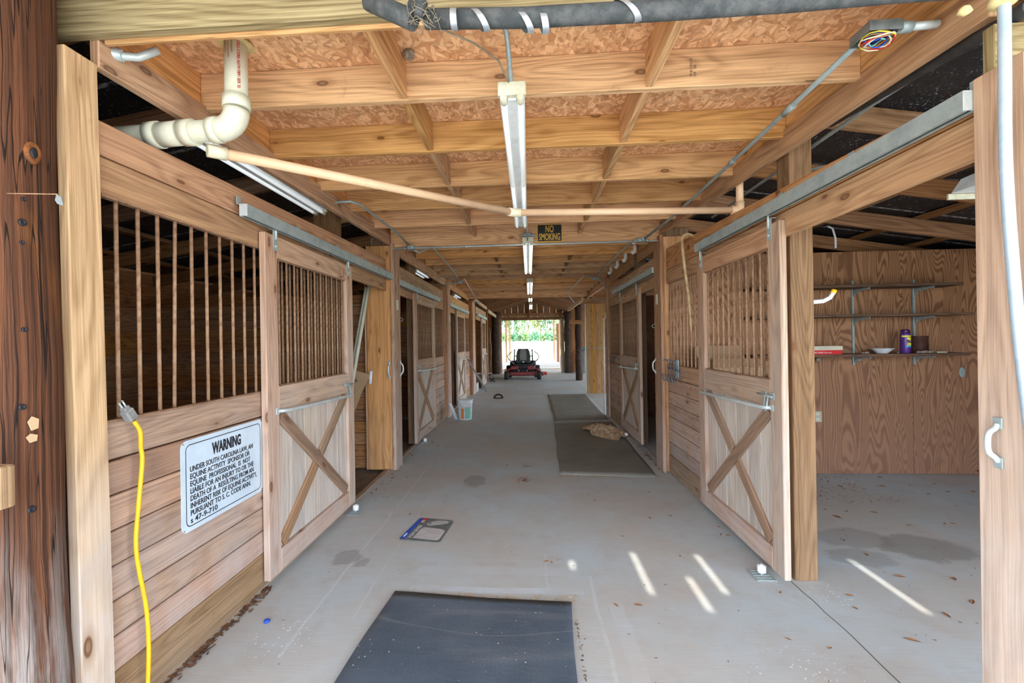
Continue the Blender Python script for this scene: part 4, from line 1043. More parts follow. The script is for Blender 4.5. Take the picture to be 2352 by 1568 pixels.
# ================================================================ signs
e = empty('warning_sign', (-1.648, 2.37, .6), 'white metal equine warning sign with black lettering on the left stall wall', 'sign')
yA, yB, zA, zB = 2.045, 2.70, .600, 1.040; rc = .035
o = []
for (cy, cz, a0) in ((yB - rc, zB - rc, 0), (yA + rc, zB - rc, PI / 2), (yA + rc, zA + rc, PI), (yB - rc, zA + rc, 1.5 * PI)):
    for k in range(6): o.append((-1.6475, cy + rc * math.cos(a0 + k * PI / 10), cz + rc * math.sin(a0 + k * PI / 10)))
MB().prism(o, (.003, 0, 0)).build('plate', 'signwhite', e)
def roundring(x, y0, y1, z0, z1, r, t):
    b = MB(); pin, pout = [], []
    for (cy, cz, a0) in ((y1 - r, z1 - r, 0), (y0 + r, z1 - r, PI / 2), (y0 + r, z0 + r, PI), (y1 - r, z0 + r, 1.5 * PI)):
        for k in range(6):
            a = a0 + k * PI / 10; pout.append(Vector((x, cy + r * math.cos(a), cz + r * math.sin(a)))); pin.append(Vector((x, cy + (r - t) * math.cos(a), cz + (r - t) * math.sin(a))))
    n = len(pin); b.v = pin + pout
    for i in range(n): j = (i + 1) % n; b.face([i, j, n + j, n + i][::-1])
    return b
roundring(-1.6440, yA + .028, yB - .022, zA + .022, zB - .022, .03, .0045).build('border_line', 'ink', e)
XS = -1.6438
text('lettering', 'WARNING', .080, (XS, 2.375, .933), YA, ZA, 'ink', e, sx=.60, bold=.0030, align='CENTER')
lines = ['UNDER SOUTH CAROLINA LAW, AN', 'EQUINE ACTIVITY  SPONSOR OR', 'EQUINE  PROFESSIONAL  IS  NOT', 'LIABLE FOR AN INJURY TO OR THE', 'DEATH OF A  RESULTING FROM AN', 'INHERENT RISK OF EQUINE ACTIVITY,', 'PURSUANT TO S. C. CODE ANN.', 's 47-9-710']
wd = [.50, .47, .475, .505, .505, .535, .475, .19]
for i, t in enumerate(lines):
    o = text('lettering', t, .0375, (XS, 2.10, .884 - i * .0353), YA, ZA, 'ink', e, bold=.0004)
    cw = max(v.co.y for v in o.data.vertices); k = wd[i] / cw
    for v in o.data.vertices: v.co.y *= k
for (yy, zz) in ((yA + .014, zA + .014), (yB - .012, zA + .014), (yA + .014, zB - .014), (yB - .012, zB - .012)):
    MB().lathe([(.004, 0), (.004, .0015), (.001, .002)], (-1.6445, yy, zz), 8, ax=(YA, ZA, XA)).build('screw', 'rust', e)
e = empty('no_smoking_sign', (.25, 5.232, 2.60), 'black and yellow NO SMOKING sign on the big joist', 'sign')
MB().box(.108, .400, 5.232, 5.239, 2.603, 2.815, ch=.001).build('plate', 'gold', e)
MB().box(.119, .390, 5.2295, 5.2325, 2.620, 2.806, ch=.0005).build('black_field', 'signblack', e)
text('lettering', 'NO', .108, (.254, 5.2290, 2.722), XA, ZA, 'gold', e, sx=.56, bold=.0018, align='CENTER')
text('lettering', 'SMOKING', .108, (.2545, 5.2290, 2.632), XA, ZA, 'gold', e, sx=.50, bold=.0018, align='CENTER')
# lumber stamp on the first joist
text('lumber_stamp', 'TP.40.2 KD-19\nSYP   150', .018, (.795, 2.2145, 2.735), ZA, -XA, 'ink', None, sx=.8, depth=.0002, label='faint black grade stamp on the nearest joist at the right', cat='stamp')

# ================================================================ left: extension cord, hooks, outlets, handles
e = empty('extension_cord', (-1.60, 1.70, 1.2), 'yellow extension cord hanging down the first left stall front', 'cord')
pts = [(-1.600, 1.745, 1.195), (-1.592, 1.765, 1.15), (-1.598, 1.775, 1.08), (-1.60, 1.782, 1.02), (-1.603, 1.765, .85), (-1.608, 1.755, .70), (-1.605, 1.765, .58), (-1.60, 1.79, .42), (-1.60, 1.80, .25), (-1.60, 1.79, .05)]
MB().tube(smooth(pts), .0085, 10).build('cable', 'yellow', e)
b = MB(); d = Vector((0, -.55, .83)).normalized(); P0 = Vector((-1.602, 1.742, 1.20)); sd_ = d.cross(XA)
b.obox(P0 + d * .028, (d, XA, sd_), (.026, .018, .020), .006); b.obox(P0 + d * .058, (d, XA, sd_), (.012, .013, .014), .004); pl = b.build('plug', 'grey', e)
b = MB()
for k in (-.008, .008): b.obox(P0 + d * .083 + sd_ * k, (d, XA, sd_), (.013, .004, .0012), .0004)
b.tube([P0 + d * .07 + XA * .009, P0 + d * .096 + XA * .009], .003, 6); b.build('prong', 'galv_light', pl)

def plate(x, s, y, z, label, mt='ivory', name='switch_plate', w_=.035, h_=.058):
    e = empty(name, (x, y, z), label, 'switch plate')
    MB().box(*sorted((x, x - s * .006)), y - w_, y + w_, z - h_, z + h_, ch=.002).build('cover', mt, e)
    b = MB()
    for dz in (-.022, .022): b.box(*sorted((x - s * .006, x - s * .008)), y - .012, y + .012, z + dz - .012, z + dz + .012, ch=.001)
    b.build('socket', 'outlet', e)
plate(-1.553, -1, 5.31, 1.93, 'ivory outlet plate on the first left boxed post')
plate(1.458, 1, 5.27, 1.93, 'ivory outlet plate on the first right boxed post')
plate(-1.563, -1, 8.95, 1.93, 'ivory outlet plate on the second left boxed post')
plate(1.488, 1, 8.88, 1.93, 'ivory outlet plate on the second right boxed post')
e = empty('wall_outlet', (3.10, 5.095, .62), 'beige double outlet low on the plywood wall', 'outlet')
MB().box(3.045, 3.130, 5.093, 5.099, .562, .676, ch=.002).build('cover', 'outlet', e)
b = MB()
for dz in (.592, .646):
    b.box(3.07, 3.105, 5.0905, 5.0925, dz - .014, dz + .014, ch=.001)
b.build('socket', 'ivory', e)

def d_handle(x, y, z, n, a, label, h=.16):
    """n outward normal, a along width"""
    n = Vector(n); p = Vector((x, y, z)); e = empty('pull_handle', (x, y, z), label, 'handle')
    b = MB(); b.tube(smooth([p + ZA * h / 2 + n * .004, p + ZA * (h * .38) + n * .012, p + ZA * (h * .26) + n * .030, p + n * .035, p - ZA * (h * .26) + n * .030, p - ZA * (h * .38) + n * .012, p - ZA * h / 2 + n * .004], 3), .0085, 10); b.build('grip', 'galv_light', e)
    t = n.cross(ZA)
    for sg in (-1, 1): MB().obox(p + ZA * (sg * h * .52) + n * .003, (ZA, t, n), (.018, .014, .003), .001).build('mount', 'galv', e)
d_handle(1.477, 1.53, 1.15, (-1, 0, 0), 0, 'bright pull handle on the right entrance jamb', h=.12)
d_handle(-1.62, 5.187, 1.17, (0, -1, 0), 0, 'pull handle on the front of the first left boxed post')
d_handle(-1.553, 5.40, 1.17, (1, 0, 0), 0, 'pull handle on the aisle side of the first left boxed post')
d_handle(1.458, 5.35, 1.17, (-1, 0, 0), 0, 'white pull handle on the first right boxed post')
def screw_hook(x, y, z, n, label):
    n = Vector(n); p = Vector((x, y, z)); b = MB()
    b.tube([p, p + n * .03] + arc(p + n * .03 - ZA * .02, .02, PI / 2, -PI * .75, 8, n, ZA), .003, 6)
    b.build('screw_hook', 'galv', label=label, cat='hook')
screw_hook(-1.553, 5.36, 1.78, (1, 0, 0), 'screw hook on the first left boxed post below the outlet')
screw_hook(1.458, 5.30, 1.65, (-1, 0, 0), 'screw hook on the first right boxed post')
# bridle hooks on near right stall
e = empty('bridle_hook_rack', (1.50, 4.83, 1.16), 'dark iron bridle hook rack on the near right stall front', 'hook rack')
xh = 1.525
MB().tube([(xh - .03, 5.00, 1.17), (xh - .03, 4.62, 1.155)], .008, 8).build('rod', 'iron', e)
MB().box(xh - .03, xh - .002, 4.74, 4.76, 1.08, 1.26, ch=.002).build('back_plate', 'galv', e)
for i, yy in enumerate((4.98, 4.86, 4.76, 4.66)):
    b = MB(); q = Vector((xh - .045, yy, 1.16))
    b.tube([q + ZA * .09 - XA * .045, q + ZA * .105 - XA * .025, q + ZA * .09 - XA * .002, q, q - ZA * .09] + arc(q - ZA * .09 - XA * .028, .028, 0, -PI, 8, XA, ZA) + [q - XA * .056 - ZA * .05], .006, 8)
    b.build('hook', 'iron', e)
# second rack
e = empty('bridle_hook_rack', (1.50, 8.3, 1.16), 'dark hook rack on the second right stall front', 'hook rack')
MB().tube([(1.50, 8.5, 1.17), (1.50, 8.0, 1.165)], .008, 8).build('rod', 'iron', e)
for yy in (8.45, 8.3, 8.15):
    q = Vector((1.50, yy, 1.16)); b = MB(); b.tube([q, q - ZA * .06] + arc(q - ZA * .06 - XA * .025, .025, 0, -PI, 6, XA, ZA), .006, 6); b.build('hook', 'iron', e)
# cane hanging from the header
b = MB(); pts = [Vector((1.548, 4.30, 2.425))] + arc((1.49, 4.33, 2.40), .055, PI * .35, PI, 7, XA, ZA) + [Vector((1.435, 4.31, 2.30)), Vector((1.44, 4.27, 2.1)), Vector((1.452, 4.22, 1.85)), Vector((1.455, 4.185, 1.60)), Vector((1.452, 4.175, 1.55))]
b.tube(pts, [.014] * 9 + [.014, .013, .012, .009, .005][:len(pts) - 9], 10)
b.build('cane', 'cane', label='wooden cane with a crook hung on the near right header', cat='cane')
# small hook on the first left door rail
b = MB(); b.tube([(-1.555, 3.68, 2.13), (-1.55, 3.68, 2.07), (-1.55, 3.70, 2.04), (-1.55, 3.74, 2.05), (-1.55, 3.75, 2.12)], .004, 6); b.build('wire_hook', 'rust', label='bent rusty wire hook on the near left door top rail', cat='hook')

# inside the first left stall opening: pvc rods and cardboard
for i, (a, c) in enumerate((((-2.02, 4.95, .9), (-1.875, 5.17, 2.13)), ((-1.975, 4.9, .9), (-1.845, 5.17, 2.15)))):
    MB().tube([a, c], .020, 12).build('leaning_pipe', 'pvc', label='long white pipe leaning in the first left opening, %s of two' % ('left' if i == 0 else 'right'), cat='pipe', group='white pipes leaning behind the near left door')
b = MB(); b.prism([(-2.12, 5.02, 1.22), (-1.80, 5.06, 1.13), (-1.90, 5.04, .92), (-2.05, 4.98, .50), (-2.2, 4.96, .60)], (0, .006, 0)); e = b.build('cardboard_sheet', 'card', label='torn cardboard sheet with lettering leaning behind the near left door', cat='cardboard')
text('lettering', 'us', .07, (-1.985, 5.022, 1.10), (.35, 0, -1), (1, 0, .35), 'ink', e)
MB().tube([(-1.81, 5.07, 1.02), (-1.795, 5.07, 1.17)], .018, 10).build('tube_end', 'white', e)

# ================================================================ right bay shelf
e = empty('wall_shelf', (3.4, 5.0, 1.2), 'three tier dark wood shelf on metal standards on the plywood wall', 'shelf')
for (z, x1) in ((1.272, 4.38), (1.675, 4.42), (1.975, 4.33)):
    MB().box(2.3, x1, 4.80, 5.06, z, z + .026, ch=.002).build('shelf_board', 'shelf', e)
for x in (2.82, 3.46, 4.08):
    st = MB().box(x - .010, x + .010, 5.078, 5.098, 1.17, 2.07, ch=.001).build('standard', 'galv', e)
    for z in (1.272, 1.675, 1.975):
        b = MB(); b.prism([(x - .004, 5.078, z - .001), (x - .004, 4.84, z - .001), (x - .004, 4.84, z - .018), (x - .004, 5.02, z - .035), (x - .004, 5.078, z - .085)], (.008, 0, 0)); b.build('bracket', 'galv', st)
ZS = 1.299
e = empty('cigar_box', (3.0, 4.9, ZS), 'flat red and white cardboard box on the lowest shelf', 'box')
MB().box(2.82, 3.165, 4.81, 4.99, ZS, ZS + .042, ch=.001).build('box_base', 'redprint', e)
MB().box(2.817, 3.168, 4.807, 4.993, ZS + .043, ZS + .085, ch=.001).build('lid', plain('aged_white_card', (.62, .58, .48), (.56, .50, .36), 4, .6), e)
text('lettering', 'NUMICA', .03, (2.93, 4.8062, ZS + .053), XA, ZA, 'outlet', e)
text('lettering', 'SMOKED  BURLEY Chew-mint', .018, (2.855, 4.809, ZS + .013), XA, ZA, 'white', e, sx=.9)
e = MB().lathe([(.045, 0), (.05, .004), (.085, .038), (.104, .050), (.106, .052), (.100, .052), (.078, .036), (.04, .008)], (3.60, 4.88, ZS), 24).build('bowl', 'white', label='white shallow bowl on the lowest shelf', cat='bowl')
e = empty('spray_can', (3.82, 4.87, ZS), 'purple and yellow spray can standing on the lowest shelf', 'can')
MB().lathe([(.040, 0), (.043, .006), (.043, .19), (.040, .20), (.036, .206)], (3.82, 4.87, ZS), 24).build('can_body', 'can_purple', e)
MB().lathe([(.036, .206), (.038, .21), (.038, .232), (.034, .24), (.012, .243)], (3.82, 4.87, ZS), 20).build('cap', plain('dark_purple_cap', (.05, .015, .09), (.04, .01, .07), 5, .3), e)
for (z0, z1, mt, a0, a1) in ((.165, .180, 'yellowprint', -2.9, -.5), (.11, .16, 'yellowprint', -1.9, -.45), (.088, .103, 'yellowprint', -1.8, -.6), (.06, .082, 'cyan', -2.1, -.4)):
    b = MB(); n = 10; base = 0
    for k in range(n + 1):
        a = a0 + (a1 - a0) * k / n
        for z in (z0, z1): b.v.append(Vector((3.82 + math.cos(a) * .0436, 4.87 + math.sin(a) * .0436, ZS + z)))
    for k in range(n): b.face([2 * k, 2 * k + 2, 2 * k + 3, 2 * k + 1], None, 0, True)
    b.build('printed_band', mt, e)
for i, t in enumerate(('Mp', 'LO')):
    text('lettering', t, .038, (3.802, 4.8258, ZS + .112 - i * .035), XA, ZA, 'can_purple' if i == 0 else 'yellowprint', e, sx=.8, bold=.001)
e = empty('coffee_tin', (4.0, 4.95, ZS), 'dark brown open tin at the right end of the lowest shelf', 'tin')
MB().lathe([(.078, 0), (.080, .005), (.080, .165), (.083, .168), (.080, .172), (.074, .168), (.072, .03)], (4.01, 4.95, ZS), 24).build('tin_body', 'jar', e)
rk = [(3.93, 4.85, .018), (3.965, 4.84, .02), (4.0, 4.85, .024), (4.03, 4.84, .019), (3.985, 4.83, .015), (4.06, 4.85, .016), (4.11, 4.86, .013), (3.74, 4.86, .012), (3.43, 4.85, .02), (3.40, 4.86, .014)]
for (x, y, r) in rk:
    b = MB(); b.lathe([(r * .5, 0), (r, r * .3), (r * .9, r * .8), (r * .4, r * 1.15)], (x, y, ZS), 8)
    for v in b.v: v.x = x + (v.x - x) * R.uniform(.9, 1.35)
    b.build('pebble', 'stone', label='small pebble lying on the lowest shelf', cat='stone', group='pebbles on the lowest shelf')
MB().prism([(4.10, 4.84, ZS), (4.20, 4.845, ZS), (4.19, 4.90, ZS), (4.12, 4.90, ZS)], (0, 0, .012)).build('soap_bar', 'ivory', label='pale flat bar beside the dark tin on the lowest shelf', cat='soap')
# hook stubs under shelf and wall patch
for (x, z) in ((3.08, 1.235), (3.50, 1.225)):
    MB().lathe([(.008, 0), (.02, .012), (.022, .03), (.012, .04)], (x, 5.085, z), 10, ax=(XA, ZA, -YA)).build('knob', 'stone', wr)
MB().lathe([(.028, 0), (.030, .004), (.026, .008)], (4.56, 5.097, 1.08), 12, ax=(XA, ZA * 1.9, -YA)).build('blank_cover', 'galv', label='oval metal blank plate on the plywood wall right of the shelf', cat='plate')
b = MB(); b.tube([(1.73, 2.90, 1.70), (1.80, 2.9, 1.705), (1.84, 2.9, 1.725), (1.86, 2.9, 1.755)], .013, 10); e = b.build('coat_hook', 'white', label='white bent hook with a yellow tip on the brown treated post', cat='hook')
b = MB(); b.tube([(1.858, 2.9, 1.752), (1.868, 2.9, 1.772)], .015, 10); b.build('tip', 'yellow', e)
# bench with cardboard boxes behind the near right door
e = empty('workbench', (2.2, 4.7, 0), 'low dark bench behind the bars of the near right door', 'bench')
MB().box(1.70, 2.50, 4.35, 5.05, .90, .935).build('bench_top', 'shelf', e)
for (x, y) in ((1.74, 4.39), (2.46, 4.39), (1.74, 5.01), (2.46, 5.01)): MB().box(x - .03, x + .03, y - .03, y + .03, 0, .90).build('leg', 'shelf', e)
def carton(x0, x1, y0, y1, z0, z1, label):
    e = empty('carton', ((x0 + x1) / 2, (y0 + y1) / 2, z0), label, 'box')
    b = MB(); t = .004
    b.box(x0, x1, y0, y1, z0, z0 + t, ch=.001); b.box(x0, x1, y0, y0 + t, z0 + t, z1, ch=.001); b.box(x0, x1, y1 - t, y1, z0 + t, z1, ch=.001); b.box(x0, x0 + t, y0 + t, y1 - t, z0 + t, z1, ch=.001); b.box(x1 - t, x1, y0 + t, y1 - t, z0 + t, z1, ch=.001)
    b.build('box_body', 'card', e)
    b = MB(); b.prism([(x0, y1, z1), (x1, y1, z1), (x1, y1 + .03, z1 + .12), (x0, y1 + .03, z1 + .12)], (0, .004, 0)); b.build('flap', 'card', e); b = MB(); b.prism([(x0, y0, z1), (x1, y0, z1), (x1, y0 - .08, z1 - .07), (x0, y0 - .08, z1 - .07)], (0, -.003, .003)); b.build('flap', 'card', e)
carton(1.76, 2.24, 4.5, 4.9, .936, 1.28, 'open cardboard carton seen through the near right door bars')
carton(2.27, 2.48, 4.45, 4.75, .936, 1.12, 'small cardboard carton right of the open carton, behind the bars')

# ================================================================ things on the floor
def mat_slab(pts, z, mt, label, th=.012):
    """rubber mat with slightly wavy surface; pts = 4 corners ccw"""
    b = MB(); P = [Vector((*p, 0)) for p in pts]; n = 24; base = 0
    for j in range(n + 1):
        for i in range(n + 1):
            u, v = i / n, j / n; p = (P[0] * (1 - u) + P[1] * u) * (1 - v) + (P[3] * (1 - u) + P[2] * u) * v
            h = th + .004 * math.sin(p.y * 7 + 1.3 * math.sin(p.x * 3)) * math.sin(PI * u) * math.sin(PI * v) + .003 * math.sin(p.x * 9 + 2) * math.sin(PI * v)
            b.v.append(Vector((p.x + .006 * math.sin(p.y * 5) * (i in (0, n)), p.y + .006 * math.sin(p.x * 6) * (j in (0, n)), z + max(h, .006))))
    for j in range(n):
        for i in range(n): a = j * (n + 1) + i; b.face([a, a + 1, a + n + 2, a + n + 1], None, 0, True)
    edge = [i for i in range(n + 1)] + [j * (n + 1) + n for j in range(1, n + 1)] + [n * (n + 1) + i for i in range(n - 1, -1, -1)] + [j * (n + 1) for j in range(n - 1, 0, -1)]
    k0 = len(b.v)
    for i in edge: b.v.append(Vector((b.v[i].x, b.v[i].y, z)))
    m_ = len(edge)
    for i in range(m_): j = (i + 1) % m_; b.face([edge[i], k0 + i, k0 + j, edge[j]])
    b.face([k0 + i for i in range(m_)][::-1])
    return b.build('rubber_mat', mt, label=label, cat='mat')
mat_slab([(-.915, 1.25), (.165, 1.35), (.215, 2.585), (-.825, 2.665)], .001, 'mat_blue', 'blue grey rubber mat nearest the camera on the aisle floor')
mat_slab([(.315, 5.05), (1.345, 4.95), (1.45, 8.2), (.42, 8.15)], .001, 'mat_olive', 'olive grey rubber mat under the burlap sack on the right')
mat_slab([(.45, 8.30), (1.44, 8.36), (1.50, 12.28), (.49, 12.32)], .001, 'mat_olive', 'farther rubber mat beyond the burlap sack, in front of the plank door')
# litter along mat edges and the stall sill
def litter(region, n, label, size=(.004, .012), mt='debris'):
    b = MB()
    for i in range(n):
        x, y = region(); s = R.uniform(*size); a = R.uniform(0, PI); c, d = math.cos(a), math.sin(a); z = .0015 + R.uniform(0, .004)
        q = [(-s * 1.6, -s * .4), (s * 1.4, -s * .5), (s * 1.7, s * .3), (-s * 1.2, s * .6)]; k = len(b.v)
        for (p, r) in q: b.v.append(Vector((x + p * c - r * d, y + p * d + r * c, z + R.uniform(0, s * .5))))
        b.face([k, k + 1, k + 2, k + 3])
    return b.build('leaf_litter', mt, label=label, cat='litter', kind='stuff')
litter(lambda: (-1.635 + abs(R.gauss(0, .022)), R.uniform(1.6, 2.7)), 300, 'strip of leaf litter along the foot of the first left stall', (.004, .014))
litter(lambda: (R.uniform(-.8, .25), 2.675 - .075 * R.uniform(.2, 1) + abs(R.gauss(0, .008))), 160, 'straw bits along the far edge of the nearest mat', (.003, .008), 'cane')
litter(lambda: (R.uniform(.3, 1.4), 5.0 - abs(R.gauss(0, .02))), 200, 'straw bits along the front edge of the olive mat', (.004, .010), 'cane')
litter(lambda: (.222 + abs(R.gauss(0, .006)), R.uniform(1.95, 2.45)), 40, 'straw bits along the right edge of the nearest mat', (.003, .006), 'debris')
litter(lambda: (-.06 + R.gauss(0, .045), 4.86 + R.gauss(0, .05)), 70, 'small heap of droppings and straw in mid aisle', (.004, .010), 'leaf')
litter(lambda: (R.uniform(1.75, 3.3), R.uniform(4.2, 5.05)), 260, 'leaf crumbs scattered in the back corner of the right bay', (.003, .010))
litter(lambda: (R.uniform(1.8, 5.0), R.uniform(2.2, 5.0)), 200, 'tiny leaf specks scattered over the right bay floor', (.002, .006))
litter(lambda: (R.uniform(-1.5, 1.4), R.uniform(1.8, 8)), 160, 'tiny specks scattered over the aisle floor', (.0015, .005))
litter(lambda: (1.45 + abs(R.gauss(0, .03)), R.uniform(4.9, 6.6)), 70, 'leaf litter at the foot of the first right boxed post', (.006, .014), 'leaf')
litter(lambda: (-1.9 + R.gauss(0, .25), R.uniform(4.2, 6.9)), 200, 'leaf litter on the dirt of the left stalls', (.006, .016))

def leaf(x, y, s, label, group):
    b = MB(); a = R.uniform(0, 2 * PI); c, d = math.cos(a), math.sin(a); L_, W_ = s, s * R.uniform(.25, .42); k = 0
    prof = [(-1, 0), (-.6, .6), (-.1, 1), (.4, .75), (1, .05)]
    for (t, w_) in prof:
        for sg in (-1, 0, 1):
            px, py = t * L_, sg * w_ * W_; b.v.append(Vector((x + px * c - py * d, y + px * d + py * c, .002 + abs(sg) * w_ * W_ * .45 + abs(t) * .002)))
    for i in range(4):
        for j in range(2): q = i * 3 + j; b.face([q, q + 3, q + 4, q + 1])
    b.build('fallen_leaf', 'leaf', label=label, cat='leaf', group=group)
import itertools
def floor_at(px, py):
    d = fw + rt * ((px - PPX) / F_PX) - up * ((py - PPY) / F_PX); t = -1.5 / d.z
    return (t * d.x, t * d.y)
bay = [(2022, 1097), (1902, 1106), (1930, 1117), (1960, 1118), (2026, 1117), (2145, 1111), (2090, 1115), (2178, 1130), (2237, 1130), (2133, 1135), (1945, 1175), (1885, 1140), (2007, 1177), (2088, 1207), (2268, 1200), (2170, 1203), (1922, 1187), (1938, 1241), (2067, 1325), (2192, 1330), (2234, 1383), (1952, 1368), (1964, 1397), (2174, 1413), (2095, 1471), (1895, 1170), (1990, 1274), (2190, 1203)]
for p in bay:
    x, y = floor_at(*p); leaf(x, y, R.uniform(.018, .038), 'dry brown leaf lying on the concrete of the open right bay', 'dry leaves in the right bay')
ais = [(1792, 1361), (1810, 1468), (1906, 1489), (1430, 1232), (1352, 1135), (1367, 1150), (1492, 1190), (1539, 1185), (1562, 1277), (1656, 1228), (1650, 1210), (1672, 1230), (1255, 1290), (1267, 1292), (942, 1181), (1466, 1390), (1415, 1390), (1165, 1068), (1490, 1130)]
for p in ais:
    x, y = floor_at(*p); leaf(x, y, R.uniform(.014, .026), 'dry brown leaf lying on the aisle concrete', 'dry leaves on the aisle floor')
# blue cap
MB().lathe([(.014, 0), (.016, .001), (.016, .010), (.013, .012), (.010, .0115)], (*floor_at(613, 1428), .001), 18).build('bottle_cap', 'blue', label='blue plastic bottle cap on the floor near the left stall', cat='bottle cap')
# packaging card
cx = [Vector((*floor_at(*p), .003)) for p in ((915, 1240), (1010, 1247), (1043, 1197), (965, 1190))]
def cp(u, v, z=.0035): q = (cx[0] * (1 - u) + cx[1] * u) * (1 - v) + (cx[3] * (1 - u) + cx[2] * u) * v; q.z = z; return q
e = MB().prism([cp(.04, 0), cp(.96, 0), cp(1, .05), cp(1, .95), cp(.96, 1), cp(.04, 1), cp(0, .95), cp(0, .05)], (0, 0, .003)).build('glove_package', 'greycard', label='flattened blue and grey glove package lying on the aisle floor', cat='package')
def cq(pts, mt, name, z=.0068): MB().prism([cp(u, v, z) for u, v in pts], (0, 0, .0006)).build(name, mt, e)
cq([(0, .05), (.12, .02), (.12, .98), (.03, .97)], 'blue', 'blue_stripe')
cq([(.10, .80), (.24, .80), (.24, .99), (.12, .99)], 'redprint', 'red_corner')
cq([(.13 + .05 + .045 * math.cos(k * .52), .84 + .07 * math.sin(k * .52)) for k in range(12)], 'palegrey', 'printed_medallion', .0076)
cq([(.30, .10), (.90, .06), (.94, .12), (.95, .48), (.85, .55), (.36, .58), (.30, .50)], 'blister', 'blister_window')
cq([(.36, .70), (.44, .66), (.62, .72), (.86, .82), (.90, .92), (.80, .96), (.55, .93), (.40, .82), (.34, .76)], 'palegrey', 'knife_picture')
cq([(.42 + .035 * math.cos(k * .52), .76 + .035 * math.sin(k * .52)) for k in range(12)], 'greycard', 'knife_hole', .0076)
vdir = (cx[3] - cx[0]); udir = (cx[1] - cx[0])
text('lettering', '3 CUT GLOVES', .042, cp(.255, .10, .0072), vdir, -udir, 'palegrey', e, sx=.82)
text('lettering', 'UTILITY', .018, cp(.085, .12, .0078), vdir, -udir, 'white', e)
# bucket
e = empty('bucket', (-1.27, 8.60, 0), 'white plastic bucket with orange and green label by the second left post', 'bucket')
bx, by = -1.235, 8.62
b = MB(); b.lathe([(.118, 0), (.122, .01), (.137, .30), (.146, .31), (.146, .325), (.138, .33), (.145, .345), (.150, .372), (.146, .375), (.136, .36), (.118, .02), (.02, .012)], (bx, by, 0), 32); b.build('pail', 'white', e)
for (z0, z1, mt, a0, a1) in ((.02, .215, 'orangeprint', -2.05, -1.62), (.02, .23, 'greenprint', -1.50, -.55), (.225, .245, 'palegrey', -1.5, -.5)):
    b = MB(); n = 8
    for k in range(n + 1):
        a = a0 + (a1 - a0) * k / n
        for z in (z0, z1): r = .1225 + .0152 * z / .3 + .0012; b.v.append(Vector((bx + math.cos(a) * r, by + math.sin(a) * r, z)))
    for k in range(n): b.face([2 * k, 2 * k + 2, 2 * k + 3, 2 * k + 1], None, 0, True)
    b.build('printed_label', mt, e)
b = MB(); n = 12; hp = []
for k in range(n + 1):
    a = PI * k / n; hp.append(Vector((bx - .07 + .20 * (1 - math.cos(a)) / 2 * 1.0, by - .145 - .02 * math.sin(a), .315 - .17 * math.sin(a * .5))))
b.tube(hp, .003, 6); b.build('bail_handle', 'galv', e)
MB().tube([hp[-2], hp[-1] + Vector((.01, 0, -.01))], .009, 8).build('handle_grip', 'white', e)
# board leaning by bucket
MB().beam((-1.54, 8.72, .28), (-1.39, 8.55, .005), .07, .018, upv=(0, 1, .6)).build('paint_tray', 'white', label='narrow white board leaning beside the bucket', cat='board')
# feed scoop handle / black rubber ring half
b = MB(); c = Vector((-.80, 11.6, .0))
b.tube(arc(c + ZA * .012, .085, 0, PI, 14, XA * 1.25, ZA * 1.05), .024, 10); b.tube([c + Vector((-.11, 0, .012)), c + Vector((.11, 0, .012))], .014, 8)
b.build('rubber_ring', 'black', label='black rubber half ring standing on the aisle floor', cat='ring')
# burlap sack: crumpled cloth heap
b = MB(); n = 56
def sack_h(u, v):
    x, y = u - .5, v - .5; r = math.hypot(x * 2, y * 2)
    w_ = .5 + .5 * math.sin(24 * x + 15 * y + 4 * math.sin(9 * y)) * math.cos(19 * y - 8 * x + 2 * math.sin(11 * x))
    return max(0, (1 - r ** 2.2)) * (.03 + .10 * w_) + .003
for j in range(n + 1):
    for i in range(n + 1):
        u, v = i / n, j / n; a = math.atan2(v - .5, u - .5); rr_ = 1 + .12 * math.sin(3 * a + 1) + .06 * math.sin(7 * a)
        x, y = (u - .5) * rr_, (v - .5) * rr_
        k = max(abs(u - .5), abs(v - .5)) / max(1e-6, math.hypot(u - .5, v - .5)); x *= k; y *= k
        X_ = 1.17 + x * .62 + y * -.10; Y_ = 7.25 + y * 1.05 - x * .30
        b.v.append(Vector((min(X_, 1.475), Y_, .016 + sack_h(.5 + x, .5 + y))))
for j in range(n):
    for i in range(n): a = j * (n + 1) + i; b.face([a, a + 1, a + n + 2, a + n + 1], None, 0, True)
b.build('burlap_sack', 'burlap', label='crumpled tan burlap sack on the olive mat by the right door', cat='sack')
# small cloth scrap by far mats, frayed brush under far left post
b = MB()
for i in range(12): b.lathe([(.01, 0), (.035, .01), (.02, .03), (.004, .04)], (-1.33 + R.uniform(-.1, .1), 16.2 + R.uniform(-.25, .25), R.uniform(0, .12)), 7)
b.build('rag_heap', 'black', label='dark heap of tack on the floor beside the farthest left door', cat='heap')
